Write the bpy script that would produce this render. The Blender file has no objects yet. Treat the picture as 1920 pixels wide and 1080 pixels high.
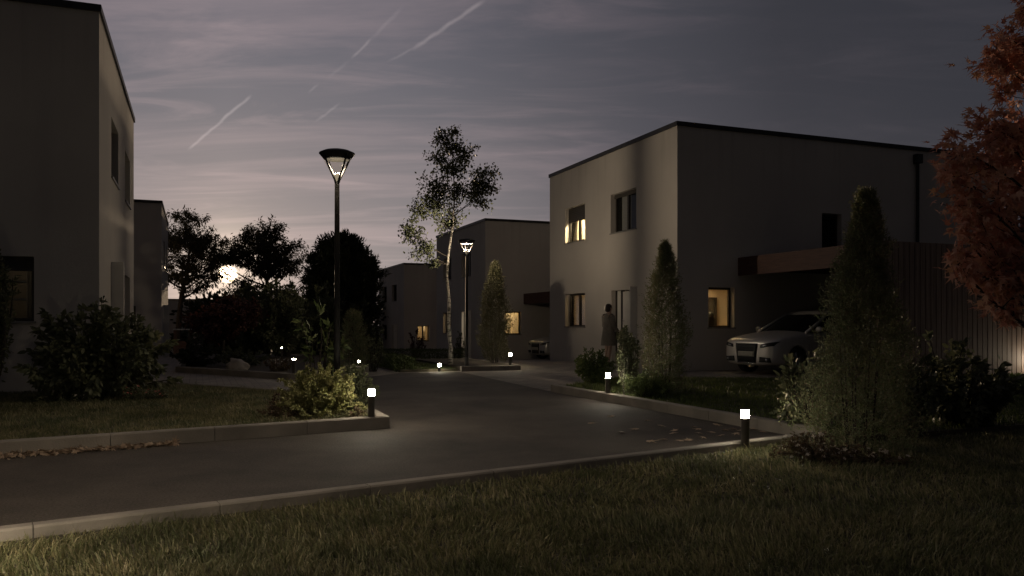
import bpy, bmesh, math, random
import numpy as np
from mathutils import Vector, Matrix
from mathutils.bvhtree import BVHTree

random.seed(7)
RNG = np.random.default_rng(11)
SC = bpy.context.scene
COL = SC.collection
R = math.radians
F = 1508.0          # focal length of the photograph in its own pixels
HZ = 605.0          # its horizon row
CAMH = 1.25
U = Vector((-0.3654, 0.9308, 0))    # along the street, away
V = Vector((0.9308, 0.3654, 0))     # across the street, to the right
ROTZ = math.atan2(0.3654, 0.9308)


def zg(y):
    return 0.0 if y < 26 else -0.04 * (min(y, 90) - 26)


def G(px, py, z=0.0):               # point of height z seen at a pixel
    D = (CAMH - z) * F / (py - HZ)
    return ((px - 960) / F * D, D)


def X(px, D):
    return (px - 960) / F * D


# ------------------------------------------------------------------ helpers
def tag(o, label=None, cat=None, group=None, kind=None):
    if label: o['label'] = label
    if cat: o['category'] = cat
    if group: o['group'] = group
    if kind: o['kind'] = kind
    return o


def empty(name, loc, rz=0.0, label=None, cat=None, group=None):
    o = bpy.data.objects.new(name, None)
    o.empty_display_size = 0.1
    COL.objects.link(o)
    o.location = loc
    o.rotation_euler = (0, 0, rz)
    return tag(o, label, cat, group)


def link(name, me, mat, parent=None, smooth=False):
    o = bpy.data.objects.new(name, me)
    COL.objects.link(o)
    if mat is not None and not me.materials:
        me.materials.append(mat)
    if parent is not None: o.parent = parent
    if smooth:
        me.polygons.foreach_set('use_smooth', [True] * len(me.polygons))
    return o


class MB:
    """collects shapes, links them as one mesh object"""
    def __init__(self): self.v = []; self.f = []

    def add(self, vs, fs):
        b = len(self.v)
        self.v += [tuple(p) for p in vs]
        self.f += [tuple(i + b for i in f) for f in fs]
        return self

    def box(self, x0, x1, y0, y1, z0, z1):
        x0, x1 = min(x0, x1), max(x0, x1); y0, y1 = min(y0, y1), max(y0, y1)
        vs = [(x, y, z) for z in (z0, z1) for y in (y0, y1) for x in (x0, x1)]
        return self.add(vs, [(0, 2, 3, 1), (4, 5, 7, 6), (0, 1, 5, 4), (2, 6, 7, 3), (0, 4, 6, 2), (1, 3, 7, 5)])

    def quad(self, a, b, c, d): return self.add([a, b, c, d], [(0, 1, 2, 3)])

    def tube(self, pts, rad, n=6, cap=True):
        pts = [Vector(p) for p in pts]
        if not hasattr(rad, '__len__'): rad = [rad] * len(pts)
        vs = []; fs = []
        ref = Vector((0.13, 0.2, 1)).normalized()
        for i, p in enumerate(pts):
            t = (pts[min(i + 1, len(pts) - 1)] - pts[max(i - 1, 0)])
            if t.length < 1e-9: t = Vector((0, 0, 1))
            t.normalize()
            rr = ref if abs(t.dot(ref)) < 0.9 else Vector((1, 0.1, 0))
            a = t.cross(rr).normalized(); b = t.cross(a)
            for k in range(n):
                w = 2 * math.pi * k / n
                vs.append(p + (a * math.cos(w) + b * math.sin(w)) * rad[i])
        for i in range(len(pts) - 1):
            for k in range(n):
                fs.append((i * n + k, i * n + (k + 1) % n, (i + 1) * n + (k + 1) % n, (i + 1) * n + k))
        if cap:
            fs.append(tuple(range(n))); m = (len(pts) - 1) * n
            fs.append(tuple(range(m, m + n)))
        return self.add(vs, fs)

    def lathe(self, prof, n=24, c=(0, 0, 0), cap=True):
        vs = []; fs = []
        for r_, z in prof:
            for k in range(n):
                w = 2 * math.pi * k / n
                vs.append((c[0] + r_ * math.cos(w), c[1] + r_ * math.sin(w), c[2] + z))
        for i in range(len(prof) - 1):
            for k in range(n):
                fs.append((i * n + k, i * n + (k + 1) % n, (i + 1) * n + (k + 1) % n, (i + 1) * n + k))
        if cap:
            fs.append(tuple(range(n))); m = (len(prof) - 1) * n
            fs.append(tuple(range(m, m + n)))
        return self.add(vs, fs)

    def sphere(self, c, r, n=12, m=8, sc=(1, 1, 1)):
        prof = [(max(1e-4, math.sin(math.pi * i / m)), -math.cos(math.pi * i / m)) for i in range(m + 1)]
        vs = []; fs = []
        for a, z in prof:
            for k in range(n):
                w = 2 * math.pi * k / n
                vs.append((c[0] + r * sc[0] * a * math.cos(w), c[1] + r * sc[1] * a * math.sin(w), c[2] + r * sc[2] * z))
        for i in range(m):
            for k in range(n):
                fs.append((i * n + k, i * n + (k + 1) % n, (i + 1) * n + (k + 1) % n, (i + 1) * n + k))
        return self.add(vs, fs)

    def build(self, name, mat, parent=None, smooth=False, bevel=0.0):
        me = bpy.data.meshes.new(name)
        me.from_pydata(self.v, [], self.f)
        if bevel > 0:
            bm = bmesh.new(); bm.from_mesh(me)
            bmesh.ops.remove_doubles(bm, verts=bm.verts, dist=1e-5)
            bmesh.ops.recalc_face_normals(bm, faces=bm.faces)
            bmesh.ops.bevel(bm, geom=list(bm.edges), offset=bevel, segments=2, affect='EDGES', clamp_overlap=True)
            bm.to_mesh(me); bm.free()
        else:
            bm = bmesh.new(); bm.from_mesh(me)
            bmesh.ops.recalc_face_normals(bm, faces=bm.faces)
            bm.to_mesh(me); bm.free()
        me.update()
        return link(name, me, mat, parent, smooth)


def np_mesh(name, Vx, loops, counts, mat, parent=None):
    me = bpy.data.meshes.new(name)
    me.vertices.add(len(Vx)); me.vertices.foreach_set('co', np.ascontiguousarray(Vx, dtype=np.float32).ravel())
    me.loops.add(len(loops)); me.loops.foreach_set('vertex_index', np.ascontiguousarray(loops, dtype=np.int32))
    me.polygons.add(len(counts))
    starts = np.zeros(len(counts), dtype=np.int32); starts[1:] = np.cumsum(counts)[:-1]
    me.polygons.foreach_set('loop_start', starts)
    me.polygons.foreach_set('loop_total', np.ascontiguousarray(counts, dtype=np.int32))
    me.update(calc_edges=True); me.validate()
    return link(name, me, mat, parent)


def copy_tree(o, parent=None):
    c = o.copy(); COL.objects.link(c)
    if parent is not None: c.parent = parent
    for ch in list(o.children): copy_tree(ch, c)
    return c


# ------------------------------------------------------------------ materials
def new_mat(name):
    m = bpy.data.materials.new(name); m.use_nodes = True
    nt = m.node_tree
    return m, nt, nt.nodes['Principled BSDF'], nt.nodes['Material Output']


def noise_mat(name, c1, c2, scale=5.0, rough=0.8, bump=0.0, bscale=None, detail=6.0, metal=0.0, spec=0.3, stretch=(1, 1, 1), lo=0.3, hi=0.7):
    m, nt, b, out = new_mat(name)
    tc = nt.nodes.new('ShaderNodeTexCoord'); mp = nt.nodes.new('ShaderNodeMapping'); mp.inputs['Scale'].default_value = stretch
    nt.links.new(tc.outputs['Object'], mp.inputs['Vector'])
    n = nt.nodes.new('ShaderNodeTexNoise'); n.inputs['Scale'].default_value = scale; n.inputs['Detail'].default_value = detail
    nt.links.new(mp.outputs['Vector'], n.inputs['Vector'])
    r = nt.nodes.new('ShaderNodeValToRGB')
    r.color_ramp.elements[0].position = lo; r.color_ramp.elements[1].position = hi
    r.color_ramp.elements[0].color = (*c1, 1); r.color_ramp.elements[1].color = (*c2, 1)
    nt.links.new(n.outputs['Fac'], r.inputs['Fac']); nt.links.new(r.outputs['Color'], b.inputs['Base Color'])
    b.inputs['Roughness'].default_value = rough; b.inputs['Metallic'].default_value = metal
    b.inputs['Specular IOR Level'].default_value = spec
    if bump > 0:
        n2 = nt.nodes.new('ShaderNodeTexNoise'); n2.inputs['Scale'].default_value = bscale or scale * 8; n2.inputs['Detail'].default_value = 4
        nt.links.new(mp.outputs['Vector'], n2.inputs['Vector'])
        bp = nt.nodes.new('ShaderNodeBump'); bp.inputs['Strength'].default_value = bump; bp.inputs['Distance'].default_value = 0.01
        nt.links.new(n2.outputs['Fac'], bp.inputs['Height']); nt.links.new(bp.outputs['Normal'], b.inputs['Normal'])
    return m


def leaf_mat(name, stops, trans=0.3, rough=0.55, spec=0.25, patch=0.0):
    m, nt, b, out = new_mat(name)
    g = nt.nodes.new('ShaderNodeNewGeometry'); r = nt.nodes.new('ShaderNodeValToRGB')
    el = r.color_ramp.elements
    el[0].color = (*stops[0], 1); el[1].color = (*stops[-1], 1)
    for i in range(1, len(stops) - 1): el.new(i / (len(stops) - 1)).color = (*stops[i], 1)
    nt.links.new(g.outputs['Random Per Island'], r.inputs['Fac'])
    col = r.outputs['Color']
    if patch:       # thin, dry and lush spots of a lawn
        tc = nt.nodes.new('ShaderNodeTexCoord'); n = nt.nodes.new('ShaderNodeTexNoise'); n.inputs['Scale'].default_value = 2.2; n.inputs['Detail'].default_value = 5
        nt.links.new(tc.outputs['Object'], n.inputs['Vector'])
        q = nt.nodes.new('ShaderNodeValToRGB'); q.color_ramp.elements[0].position = 0.34; q.color_ramp.elements[1].position = 0.68
        q.color_ramp.elements[0].color = (0.58, 0.62, 0.55, 1); q.color_ramp.elements[1].color = (1.25, 1.15, 1.05, 1)
        nt.links.new(n.outputs['Fac'], q.inputs['Fac'])
        mx = nt.nodes.new('ShaderNodeMix'); mx.data_type = 'RGBA'; mx.blend_type = 'MULTIPLY'; mx.inputs['Factor'].default_value = 1
        nt.links.new(col, mx.inputs['A']); nt.links.new(q.outputs['Color'], mx.inputs['B']); col = mx.outputs['Result']
    nt.links.new(col, b.inputs['Base Color'])
    b.inputs['Roughness'].default_value = rough; b.inputs['Specular IOR Level'].default_value = spec
    t = nt.nodes.new('ShaderNodeBsdfTranslucent'); nt.links.new(col, t.inputs['Color'])
    mx = nt.nodes.new('ShaderNodeMixShader'); mx.inputs[0].default_value = trans
    nt.links.new(b.outputs[0], mx.inputs[1]); nt.links.new(t.outputs[0], mx.inputs[2]); nt.links.new(mx.outputs[0], out.inputs['Surface'])
    return m


def emit_mat(name, c, s, alb=0.8):
    m, nt, b, out = new_mat(name)
    b.inputs['Base Color'].default_value = (*[min(1, x) * alb for x in c], 1)
    b.inputs['Emission Color'].default_value = (*c, 1); b.inputs['Emission Strength'].default_value = s
    return m


def glass_mat(name, tint=(0.9, 0.92, 0.92), gl=0.1):
    m, nt, b, out = new_mat(name)
    t = nt.nodes.new('ShaderNodeBsdfTransparent'); t.inputs['Color'].default_value = (*tint, 1)
    g = nt.nodes.new('ShaderNodeBsdfGlossy'); g.inputs['Roughness'].default_value = 0.03
    lw = nt.nodes.new('ShaderNodeLayerWeight'); lw.inputs['Blend'].default_value = gl
    mx = nt.nodes.new('ShaderNodeMixShader')
    nt.links.new(lw.outputs['Fresnel'], mx.inputs[0]); nt.links.new(t.outputs[0], mx.inputs[1]); nt.links.new(g.outputs[0], mx.inputs[2])
    nt.links.new(mx.outputs[0], out.inputs['Surface'])
    return m


def paver_mat():
    m, nt, b, out = new_mat('pavers')
    tc = nt.nodes.new('ShaderNodeTexCoord'); mp = nt.nodes.new('ShaderNodeMapping'); mp.inputs['Rotation'].default_value = (0, 0, -ROTZ)
    nt.links.new(tc.outputs['Object'], mp.inputs['Vector'])
    br = nt.nodes.new('ShaderNodeTexBrick'); br.inputs['Scale'].default_value = 1.0
    br.inputs['Brick Width'].default_value = 0.24; br.inputs['Row Height'].default_value = 0.16; br.inputs['Mortar Size'].default_value = 0.006
    br.inputs['Color1'].default_value = (0.17, 0.148, 0.125, 1); br.inputs['Color2'].default_value = (0.25, 0.215, 0.18, 1); br.inputs['Mortar'].default_value = (0.06, 0.052, 0.045, 1)
    nt.links.new(mp.outputs['Vector'], br.inputs['Vector'])
    n = nt.nodes.new('ShaderNodeTexNoise'); n.inputs['Scale'].default_value = 1.3; n.inputs['Detail'].default_value = 8
    nt.links.new(tc.outputs['Object'], n.inputs['Vector'])
    mr = nt.nodes.new('ShaderNodeMapRange'); mr.inputs['To Min'].default_value = 0.6; mr.inputs['To Max'].default_value = 1.3
    nt.links.new(n.outputs['Fac'], mr.inputs['Value'])
    mx = nt.nodes.new('ShaderNodeMix'); mx.data_type = 'RGBA'; mx.blend_type = 'MULTIPLY'; mx.inputs['Factor'].default_value = 1
    nt.links.new(br.outputs['Color'], mx.inputs['A']); nt.links.new(mr.outputs['Result'], mx.inputs['B'])
    nt.links.new(mx.outputs['Result'], b.inputs['Base Color'])
    bp = nt.nodes.new('ShaderNodeBump'); bp.inputs['Strength'].default_value = 0.5; bp.inputs['Distance'].default_value = 0.006; bp.invert = True
    nt.links.new(br.outputs['Fac'], bp.inputs['Height']); nt.links.new(bp.outputs['Normal'], b.inputs['Normal'])
    b.inputs['Roughness'].default_value = 0.85
    return m


def asphalt_mat():
    m, nt, b, out = new_mat('asphalt')
    tc = nt.nodes.new('ShaderNodeTexCoord')
    n1 = nt.nodes.new('ShaderNodeTexNoise'); n1.inputs['Scale'].default_value = 0.7; n1.inputs['Detail'].default_value = 8; n1.inputs['Roughness'].default_value = 0.65
    n2 = nt.nodes.new('ShaderNodeTexNoise'); n2.inputs['Scale'].default_value = 55; n2.inputs['Detail'].default_value = 6; n2.inputs['Roughness'].default_value = 0.75
    vo = nt.nodes.new('ShaderNodeTexVoronoi'); vo.inputs['Scale'].default_value = 160
    for q in (n1, n2, vo): nt.links.new(tc.outputs['Object'], q.inputs['Vector'])
    r = nt.nodes.new('ShaderNodeValToRGB')
    r.color_ramp.elements[0].position = 0.3; r.color_ramp.elements[1].position = 0.72
    r.color_ramp.elements[0].color = (0.032, 0.027, 0.023, 1); r.color_ramp.elements[1].color = (0.096, 0.078, 0.064, 1)
    nt.links.new(n1.outputs['Fac'], r.inputs['Fac'])
    mr = nt.nodes.new('ShaderNodeMapRange'); mr.inputs['From Min'].default_value = 0.3; mr.inputs['From Max'].default_value = 0.7
    mr.inputs['To Min'].default_value = 0.35; mr.inputs['To Max'].default_value = 1.8
    nt.links.new(n2.outputs['Fac'], mr.inputs['Value'])
    mx = nt.nodes.new('ShaderNodeMix'); mx.data_type = 'RGBA'; mx.blend_type = 'MULTIPLY'; mx.inputs['Factor'].default_value = 1
    nt.links.new(r.outputs['Color'], mx.inputs['A']); nt.links.new(mr.outputs['Result'], mx.inputs['B'])
    nt.links.new(mx.outputs['Result'], b.inputs['Base Color'])
    bp = nt.nodes.new('ShaderNodeBump'); bp.inputs['Strength'].default_value = 0.7; bp.inputs['Distance'].default_value = 0.006
    nt.links.new(vo.outputs['Distance'], bp.inputs['Height']); nt.links.new(bp.outputs['Normal'], b.inputs['Normal'])
    b.inputs['Roughness'].default_value = 0.8; b.inputs['Specular IOR Level'].default_value = 0.3
    return m


M = {}
M['stucco'] = noise_mat('stucco', (0.47, 0.43, 0.385), (0.55, 0.505, 0.45), 0.55, 0.92, 0.35, 70, spec=0.15)
def stucco_mat():
    m = noise_mat('stucco', (0.45, 0.41, 0.37), (0.55, 0.505, 0.45), 0.45, 0.92, 0.35, 70, spec=0.15)
    nt = m.node_tree; b = nt.nodes['Principled BSDF']; src = b.inputs['Base Color'].links[0].from_socket
    tc = nt.nodes.new('ShaderNodeTexCoord'); mp = nt.nodes.new('ShaderNodeMapping'); mp.inputs['Scale'].default_value = (5.0, 5.0, 0.22)
    nt.links.new(tc.outputs['Object'], mp.inputs['Vector'])
    n = nt.nodes.new('ShaderNodeTexNoise'); n.inputs['Scale'].default_value = 1; n.inputs['Detail'].default_value = 5; nt.links.new(mp.outputs[0], n.inputs['Vector'])
    sx = nt.nodes.new('ShaderNodeSeparateXYZ'); nt.links.new(tc.outputs['Object'], sx.inputs[0])
    top = nt.nodes.new('ShaderNodeMapRange'); top.inputs['From Min'].default_value = 4.2; top.inputs['From Max'].default_value = 6.4
    bot = nt.nodes.new('ShaderNodeMapRange'); bot.inputs['From Min'].default_value = 0.55; bot.inputs['From Max'].default_value = 0.0
    nt.links.new(sx.outputs[2], top.inputs['Value']); nt.links.new(sx.outputs[2], bot.inputs['Value'])
    st = nt.nodes.new('ShaderNodeMapRange'); st.inputs['From Min'].default_value = 0.52; st.inputs['From Max'].default_value = 0.72; nt.links.new(n.outputs['Fac'], st.inputs['Value'])
    a = nt.nodes.new('ShaderNodeMath'); a.operation = 'MULTIPLY'; nt.links.new(st.outputs[0], a.inputs[0]); nt.links.new(top.outputs[0], a.inputs[1])
    c = nt.nodes.new('ShaderNodeMath'); c.operation = 'MULTIPLY_ADD'; nt.links.new(bot.outputs[0], c.inputs[0]); nt.links.new(n.outputs['Fac'], c.inputs[1]); nt.links.new(a.outputs[0], c.inputs[2])
    mx = nt.nodes.new('ShaderNodeMix'); mx.data_type = 'RGBA'; mx.blend_type = 'MIX'
    sc = nt.nodes.new('ShaderNodeMath'); sc.operation = 'MULTIPLY'; sc.inputs[1].default_value = 0.3; nt.links.new(c.outputs[0], sc.inputs[0])
    nt.links.new(sc.outputs[0], mx.inputs['Factor']); nt.links.new(src, mx.inputs['A']); mx.inputs['B'].default_value = (0.27, 0.24, 0.205, 1)
    nt.links.new(mx.outputs['Result'], b.inputs['Base Color'])
    return m


M['stucco'] = stucco_mat()
M['coping'] = noise_mat('coping_metal', (0.025, 0.024, 0.024), (0.04, 0.038, 0.036), 4, 0.5)
M['frame'] = noise_mat('window_frame', (0.03, 0.024, 0.02), (0.045, 0.037, 0.03), 6, 0.5)
M['shutter'] = noise_mat('shutter_slats', (0.06, 0.053, 0.045), (0.08, 0.07, 0.06), 3, 0.6)
M['sill'] = noise_mat('sill_metal', (0.2, 0.19, 0.175), (0.26, 0.245, 0.22), 5, 0.5)
M['glass'] = glass_mat('window_glass')
M['room'] = noise_mat('room_plaster', (0.5, 0.42, 0.31), (0.6, 0.5, 0.38), 2, 0.9)
M['roomdark'] = noise_mat('unlit_room', (0.06, 0.055, 0.05), (0.09, 0.08, 0.07), 2, 0.9)  # room plaster with the darkness of an unlit room put into its colour
M['curtain'] = leaf_mat('curtain', [(0.5, 0.44, 0.36), (0.6, 0.54, 0.45)], 0.5, 0.9)
M['white'] = noise_mat('white_paint', (0.62, 0.59, 0.54), (0.72, 0.69, 0.63), 3, 0.6)
M['lamp_warm'] = emit_mat('room_lamp', (1.0, 0.74, 0.38), 75)
M['lamp_faint'] = emit_mat('room_lamp_faint', (1.0, 0.86, 0.68), 0.8)
M['lamp_bright'] = emit_mat('room_lamp_bright', (1.0, 0.80, 0.46), 900)
M['lamp_dim'] = emit_mat('room_lamp_dim', (1.0, 0.70, 0.36), 20)
M['wood_fascia'] = noise_mat('fascia_wood', (0.06, 0.026, 0.02), (0.10, 0.048, 0.036), 3, 0.6, 0.2, stretch=(1, 1, 12))
M['wood_slat'] = noise_mat('slat_wood', (0.15, 0.105, 0.085), (0.27, 0.195, 0.155), 2.2, 0.7, 0.2, stretch=(9, 9, 0.5))
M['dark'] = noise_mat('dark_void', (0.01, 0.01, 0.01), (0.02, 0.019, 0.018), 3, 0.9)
M['concrete'] = noise_mat('kerb_concrete', (0.16, 0.142, 0.122), (0.27, 0.24, 0.205), 2.2, 0.85, 0.5, 60)
M['asphalt'] = asphalt_mat()
M['pavers'] = paver_mat()
M['soil'] = noise_mat('soil', (0.025, 0.02, 0.014), (0.06, 0.047, 0.033), 6, 0.95, 0.8, 40)
M['turf'] = noise_mat('turf_soil', (0.045, 0.042, 0.026), (0.10, 0.085, 0.058), 4, 0.95, 0.8, 60)
M['grass'] = leaf_mat('grass_blade', [(0.12, 0.13, 0.068), (0.18, 0.19, 0.10), (0.25, 0.245, 0.15), (0.35, 0.315, 0.215)], 0.4, 0.5, patch=1.0)
M['grass_dark'] = leaf_mat('grass_blade_deep', [(0.065, 0.10, 0.03), (0.10, 0.135, 0.045), (0.14, 0.155, 0.065)], 0.3, 0.6, patch=1.0)
M['pole'] = noise_mat('lamp_black_metal', (0.012, 0.011, 0.010), (0.022, 0.02, 0.018), 5, 0.55, metal=0.0, spec=0.2)
M['post'] = noise_mat('bollard_metal', (0.06, 0.052, 0.045), (0.09, 0.078, 0.066), 8, 0.5, metal=0.3)
M['lens'] = emit_mat('bollard_lens', (1.0, 0.90, 0.70), 200)
M['lens_wall'] = emit_mat('wall_bollard_lens', (1.0, 0.86, 0.64), 480)
M['lens_far'] = emit_mat('bollard_lens_far', (1.0, 0.88, 0.68), 110)
M['diffuser'] = emit_mat('lamp_diffuser', (1.0, 0.88, 0.68), 0.14, 0.06)
M['cone'] = emit_mat('lamp_light_source', (1.0, 0.84, 0.6), 0.32, 0.06)
M['bowl'] = glass_mat('lamp_bowl', (0.95, 0.93, 0.88), 0.03)
for l_ in list(M['bowl'].node_tree.links):
    if l_.to_node.bl_idname == 'ShaderNodeMixShader' and l_.to_socket == l_.to_node.inputs[0]:
        mixn = l_.to_node; M['bowl'].node_tree.links.remove(l_); mixn.inputs[0].default_value = 0.03; break
M['paint'] = noise_mat('car_paint', (0.5, 0.475, 0.44), (0.54, 0.51, 0.475), 2, 0.28, metal=0.35, spec=0.5)
M['rubber'] = noise_mat('tyre_rubber', (0.012, 0.012, 0.012), (0.02, 0.02, 0.02), 12, 0.85)
M['rim'] = noise_mat('alloy_rim', (0.25, 0.25, 0.25), (0.32, 0.32, 0.32), 5, 0.35, metal=0.8)
M['carglass'] = noise_mat('car_glass', (0.008, 0.008, 0.009), (0.012, 0.012, 0.013), 2, 0.06, spec=0.5)
M['black_plastic'] = noise_mat('black_plastic', (0.01, 0.01, 0.01), (0.018, 0.018, 0.018), 9, 0.55)
M['chrome'] = noise_mat('chrome', (0.5, 0.5, 0.5), (0.6, 0.6, 0.6), 4, 0.2, metal=0.9)
M['plate'] = noise_mat('plate', (0.33, 0.32, 0.26), (0.38, 0.36, 0.3), 4, 0.5)
M['bark'] = noise_mat('bark', (0.025, 0.02, 0.016), (0.06, 0.05, 0.04), 6, 0.95, 0.8, 30, stretch=(3, 3, 0.7))
M['birch'] = noise_mat('birch_bark', (0.045, 0.038, 0.03), (0.42, 0.385, 0.33), 7, 0.8, 0.4, 30, stretch=(1.2, 1.2, 3.2), lo=0.40, hi=0.52)
M['rock'] = noise_mat('rock', (0.17, 0.15, 0.13), (0.42, 0.37, 0.33), 3.5, 0.9, 1.0, 10)
M['leaf_birch'] = leaf_mat('birch_leaf', [(0.05, 0.06, 0.03), (0.085, 0.095, 0.05), (0.12, 0.125, 0.07)], 0.2)
M['leaf_tree'] = leaf_mat('broad_leaf', [(0.045, 0.045, 0.026), (0.075, 0.068, 0.04), (0.11, 0.095, 0.055)], 0.3)
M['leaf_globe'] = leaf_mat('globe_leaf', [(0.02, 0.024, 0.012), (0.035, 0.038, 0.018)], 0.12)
M['leaf_red'] = leaf_mat('dark_red_leaf', [(0.035, 0.014, 0.012), (0.06, 0.022, 0.018), (0.085, 0.036, 0.024)], 0.2)
M['leaf_maple'] = leaf_mat('maple_leaf', [(0.50, 0.20, 0.13), (0.61, 0.29, 0.20), (0.68, 0.40, 0.30), (0.57, 0.31, 0.17)], 0.42)
M['leaf_con'] = leaf_mat('conifer_spray', [(0.11, 0.135, 0.06), (0.16, 0.18, 0.085), (0.21, 0.21, 0.11), (0.17, 0.12, 0.08)], 0.2)
M['leaf_con2'] = leaf_mat('conifer_spray_olive', [(0.065, 0.066, 0.032), (0.10, 0.096, 0.05), (0.14, 0.125, 0.07)], 0.2)
M['leaf_shrub'] = leaf_mat('shrub_leaf', [(0.07, 0.08, 0.045), (0.105, 0.115, 0.062), (0.15, 0.15, 0.085)], 0.25, 0.45)
M['leaf_olive'] = leaf_mat('olive_leaf', [(0.17, 0.175, 0.065), (0.24, 0.24, 0.09), (0.33, 0.31, 0.14), (0.20, 0.18, 0.08)], 0.25)
M['leaf_ground'] = leaf_mat('groundcover_leaf', [(0.08, 0.055, 0.035), (0.13, 0.08, 0.05), (0.10, 0.095, 0.045)], 0.2)
M['leaf_green'] = leaf_mat('green_leaf', [(0.055, 0.08, 0.026), (0.085, 0.11, 0.038), (0.13, 0.145, 0.055)], 0.25)
M['flower'] = leaf_mat('flower_petal', [(0.55, 0.47, 0.40), (0.68, 0.60, 0.53)], 0.25)
M['flower_red'] = leaf_mat('flower_red', [(0.42, 0.07, 0.06), (0.5, 0.2, 0.16)], 0.25)
M['litter'] = leaf_mat('fallen_leaf', [(0.20, 0.135, 0.09), (0.32, 0.23, 0.16), (0.40, 0.31, 0.23)], 0.1)
M['coat'] = noise_mat('coat_cloth', (0.14, 0.125, 0.105), (0.19, 0.17, 0.14), 9, 0.95)
M['skin'] = noise_mat('skin', (0.36, 0.24, 0.18), (0.42, 0.28, 0.21), 7, 0.55)
M['hair'] = noise_mat('hair', (0.02, 0.014, 0.01), (0.04, 0.028, 0.02), 20, 0.6)
M['bag'] = noise_mat('dark_bag', (0.015, 0.014, 0.014), (0.03, 0.028, 0.027), 8, 0.6)
M['shoe'] = noise_mat('shoe', (0.02, 0.017, 0.015), (0.035, 0.03, 0.025), 8, 0.5)
M['tablewood'] = noise_mat('furniture_wood', (0.20, 0.11, 0.07), (0.32, 0.19, 0.12), 3, 0.6, stretch=(1, 8, 8))

# ------------------------------------------------------------------ sky
SUN_AZ, SUN_EL = math.atan2(427 - 960, F), math.atan2(HZ - 514, math.hypot(F, 533))


def pdir(px, py): return Vector(((px - 960) / F, 1.0, (HZ - py) / F)).normalized()


SUN = pdir(427, 514)


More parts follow.
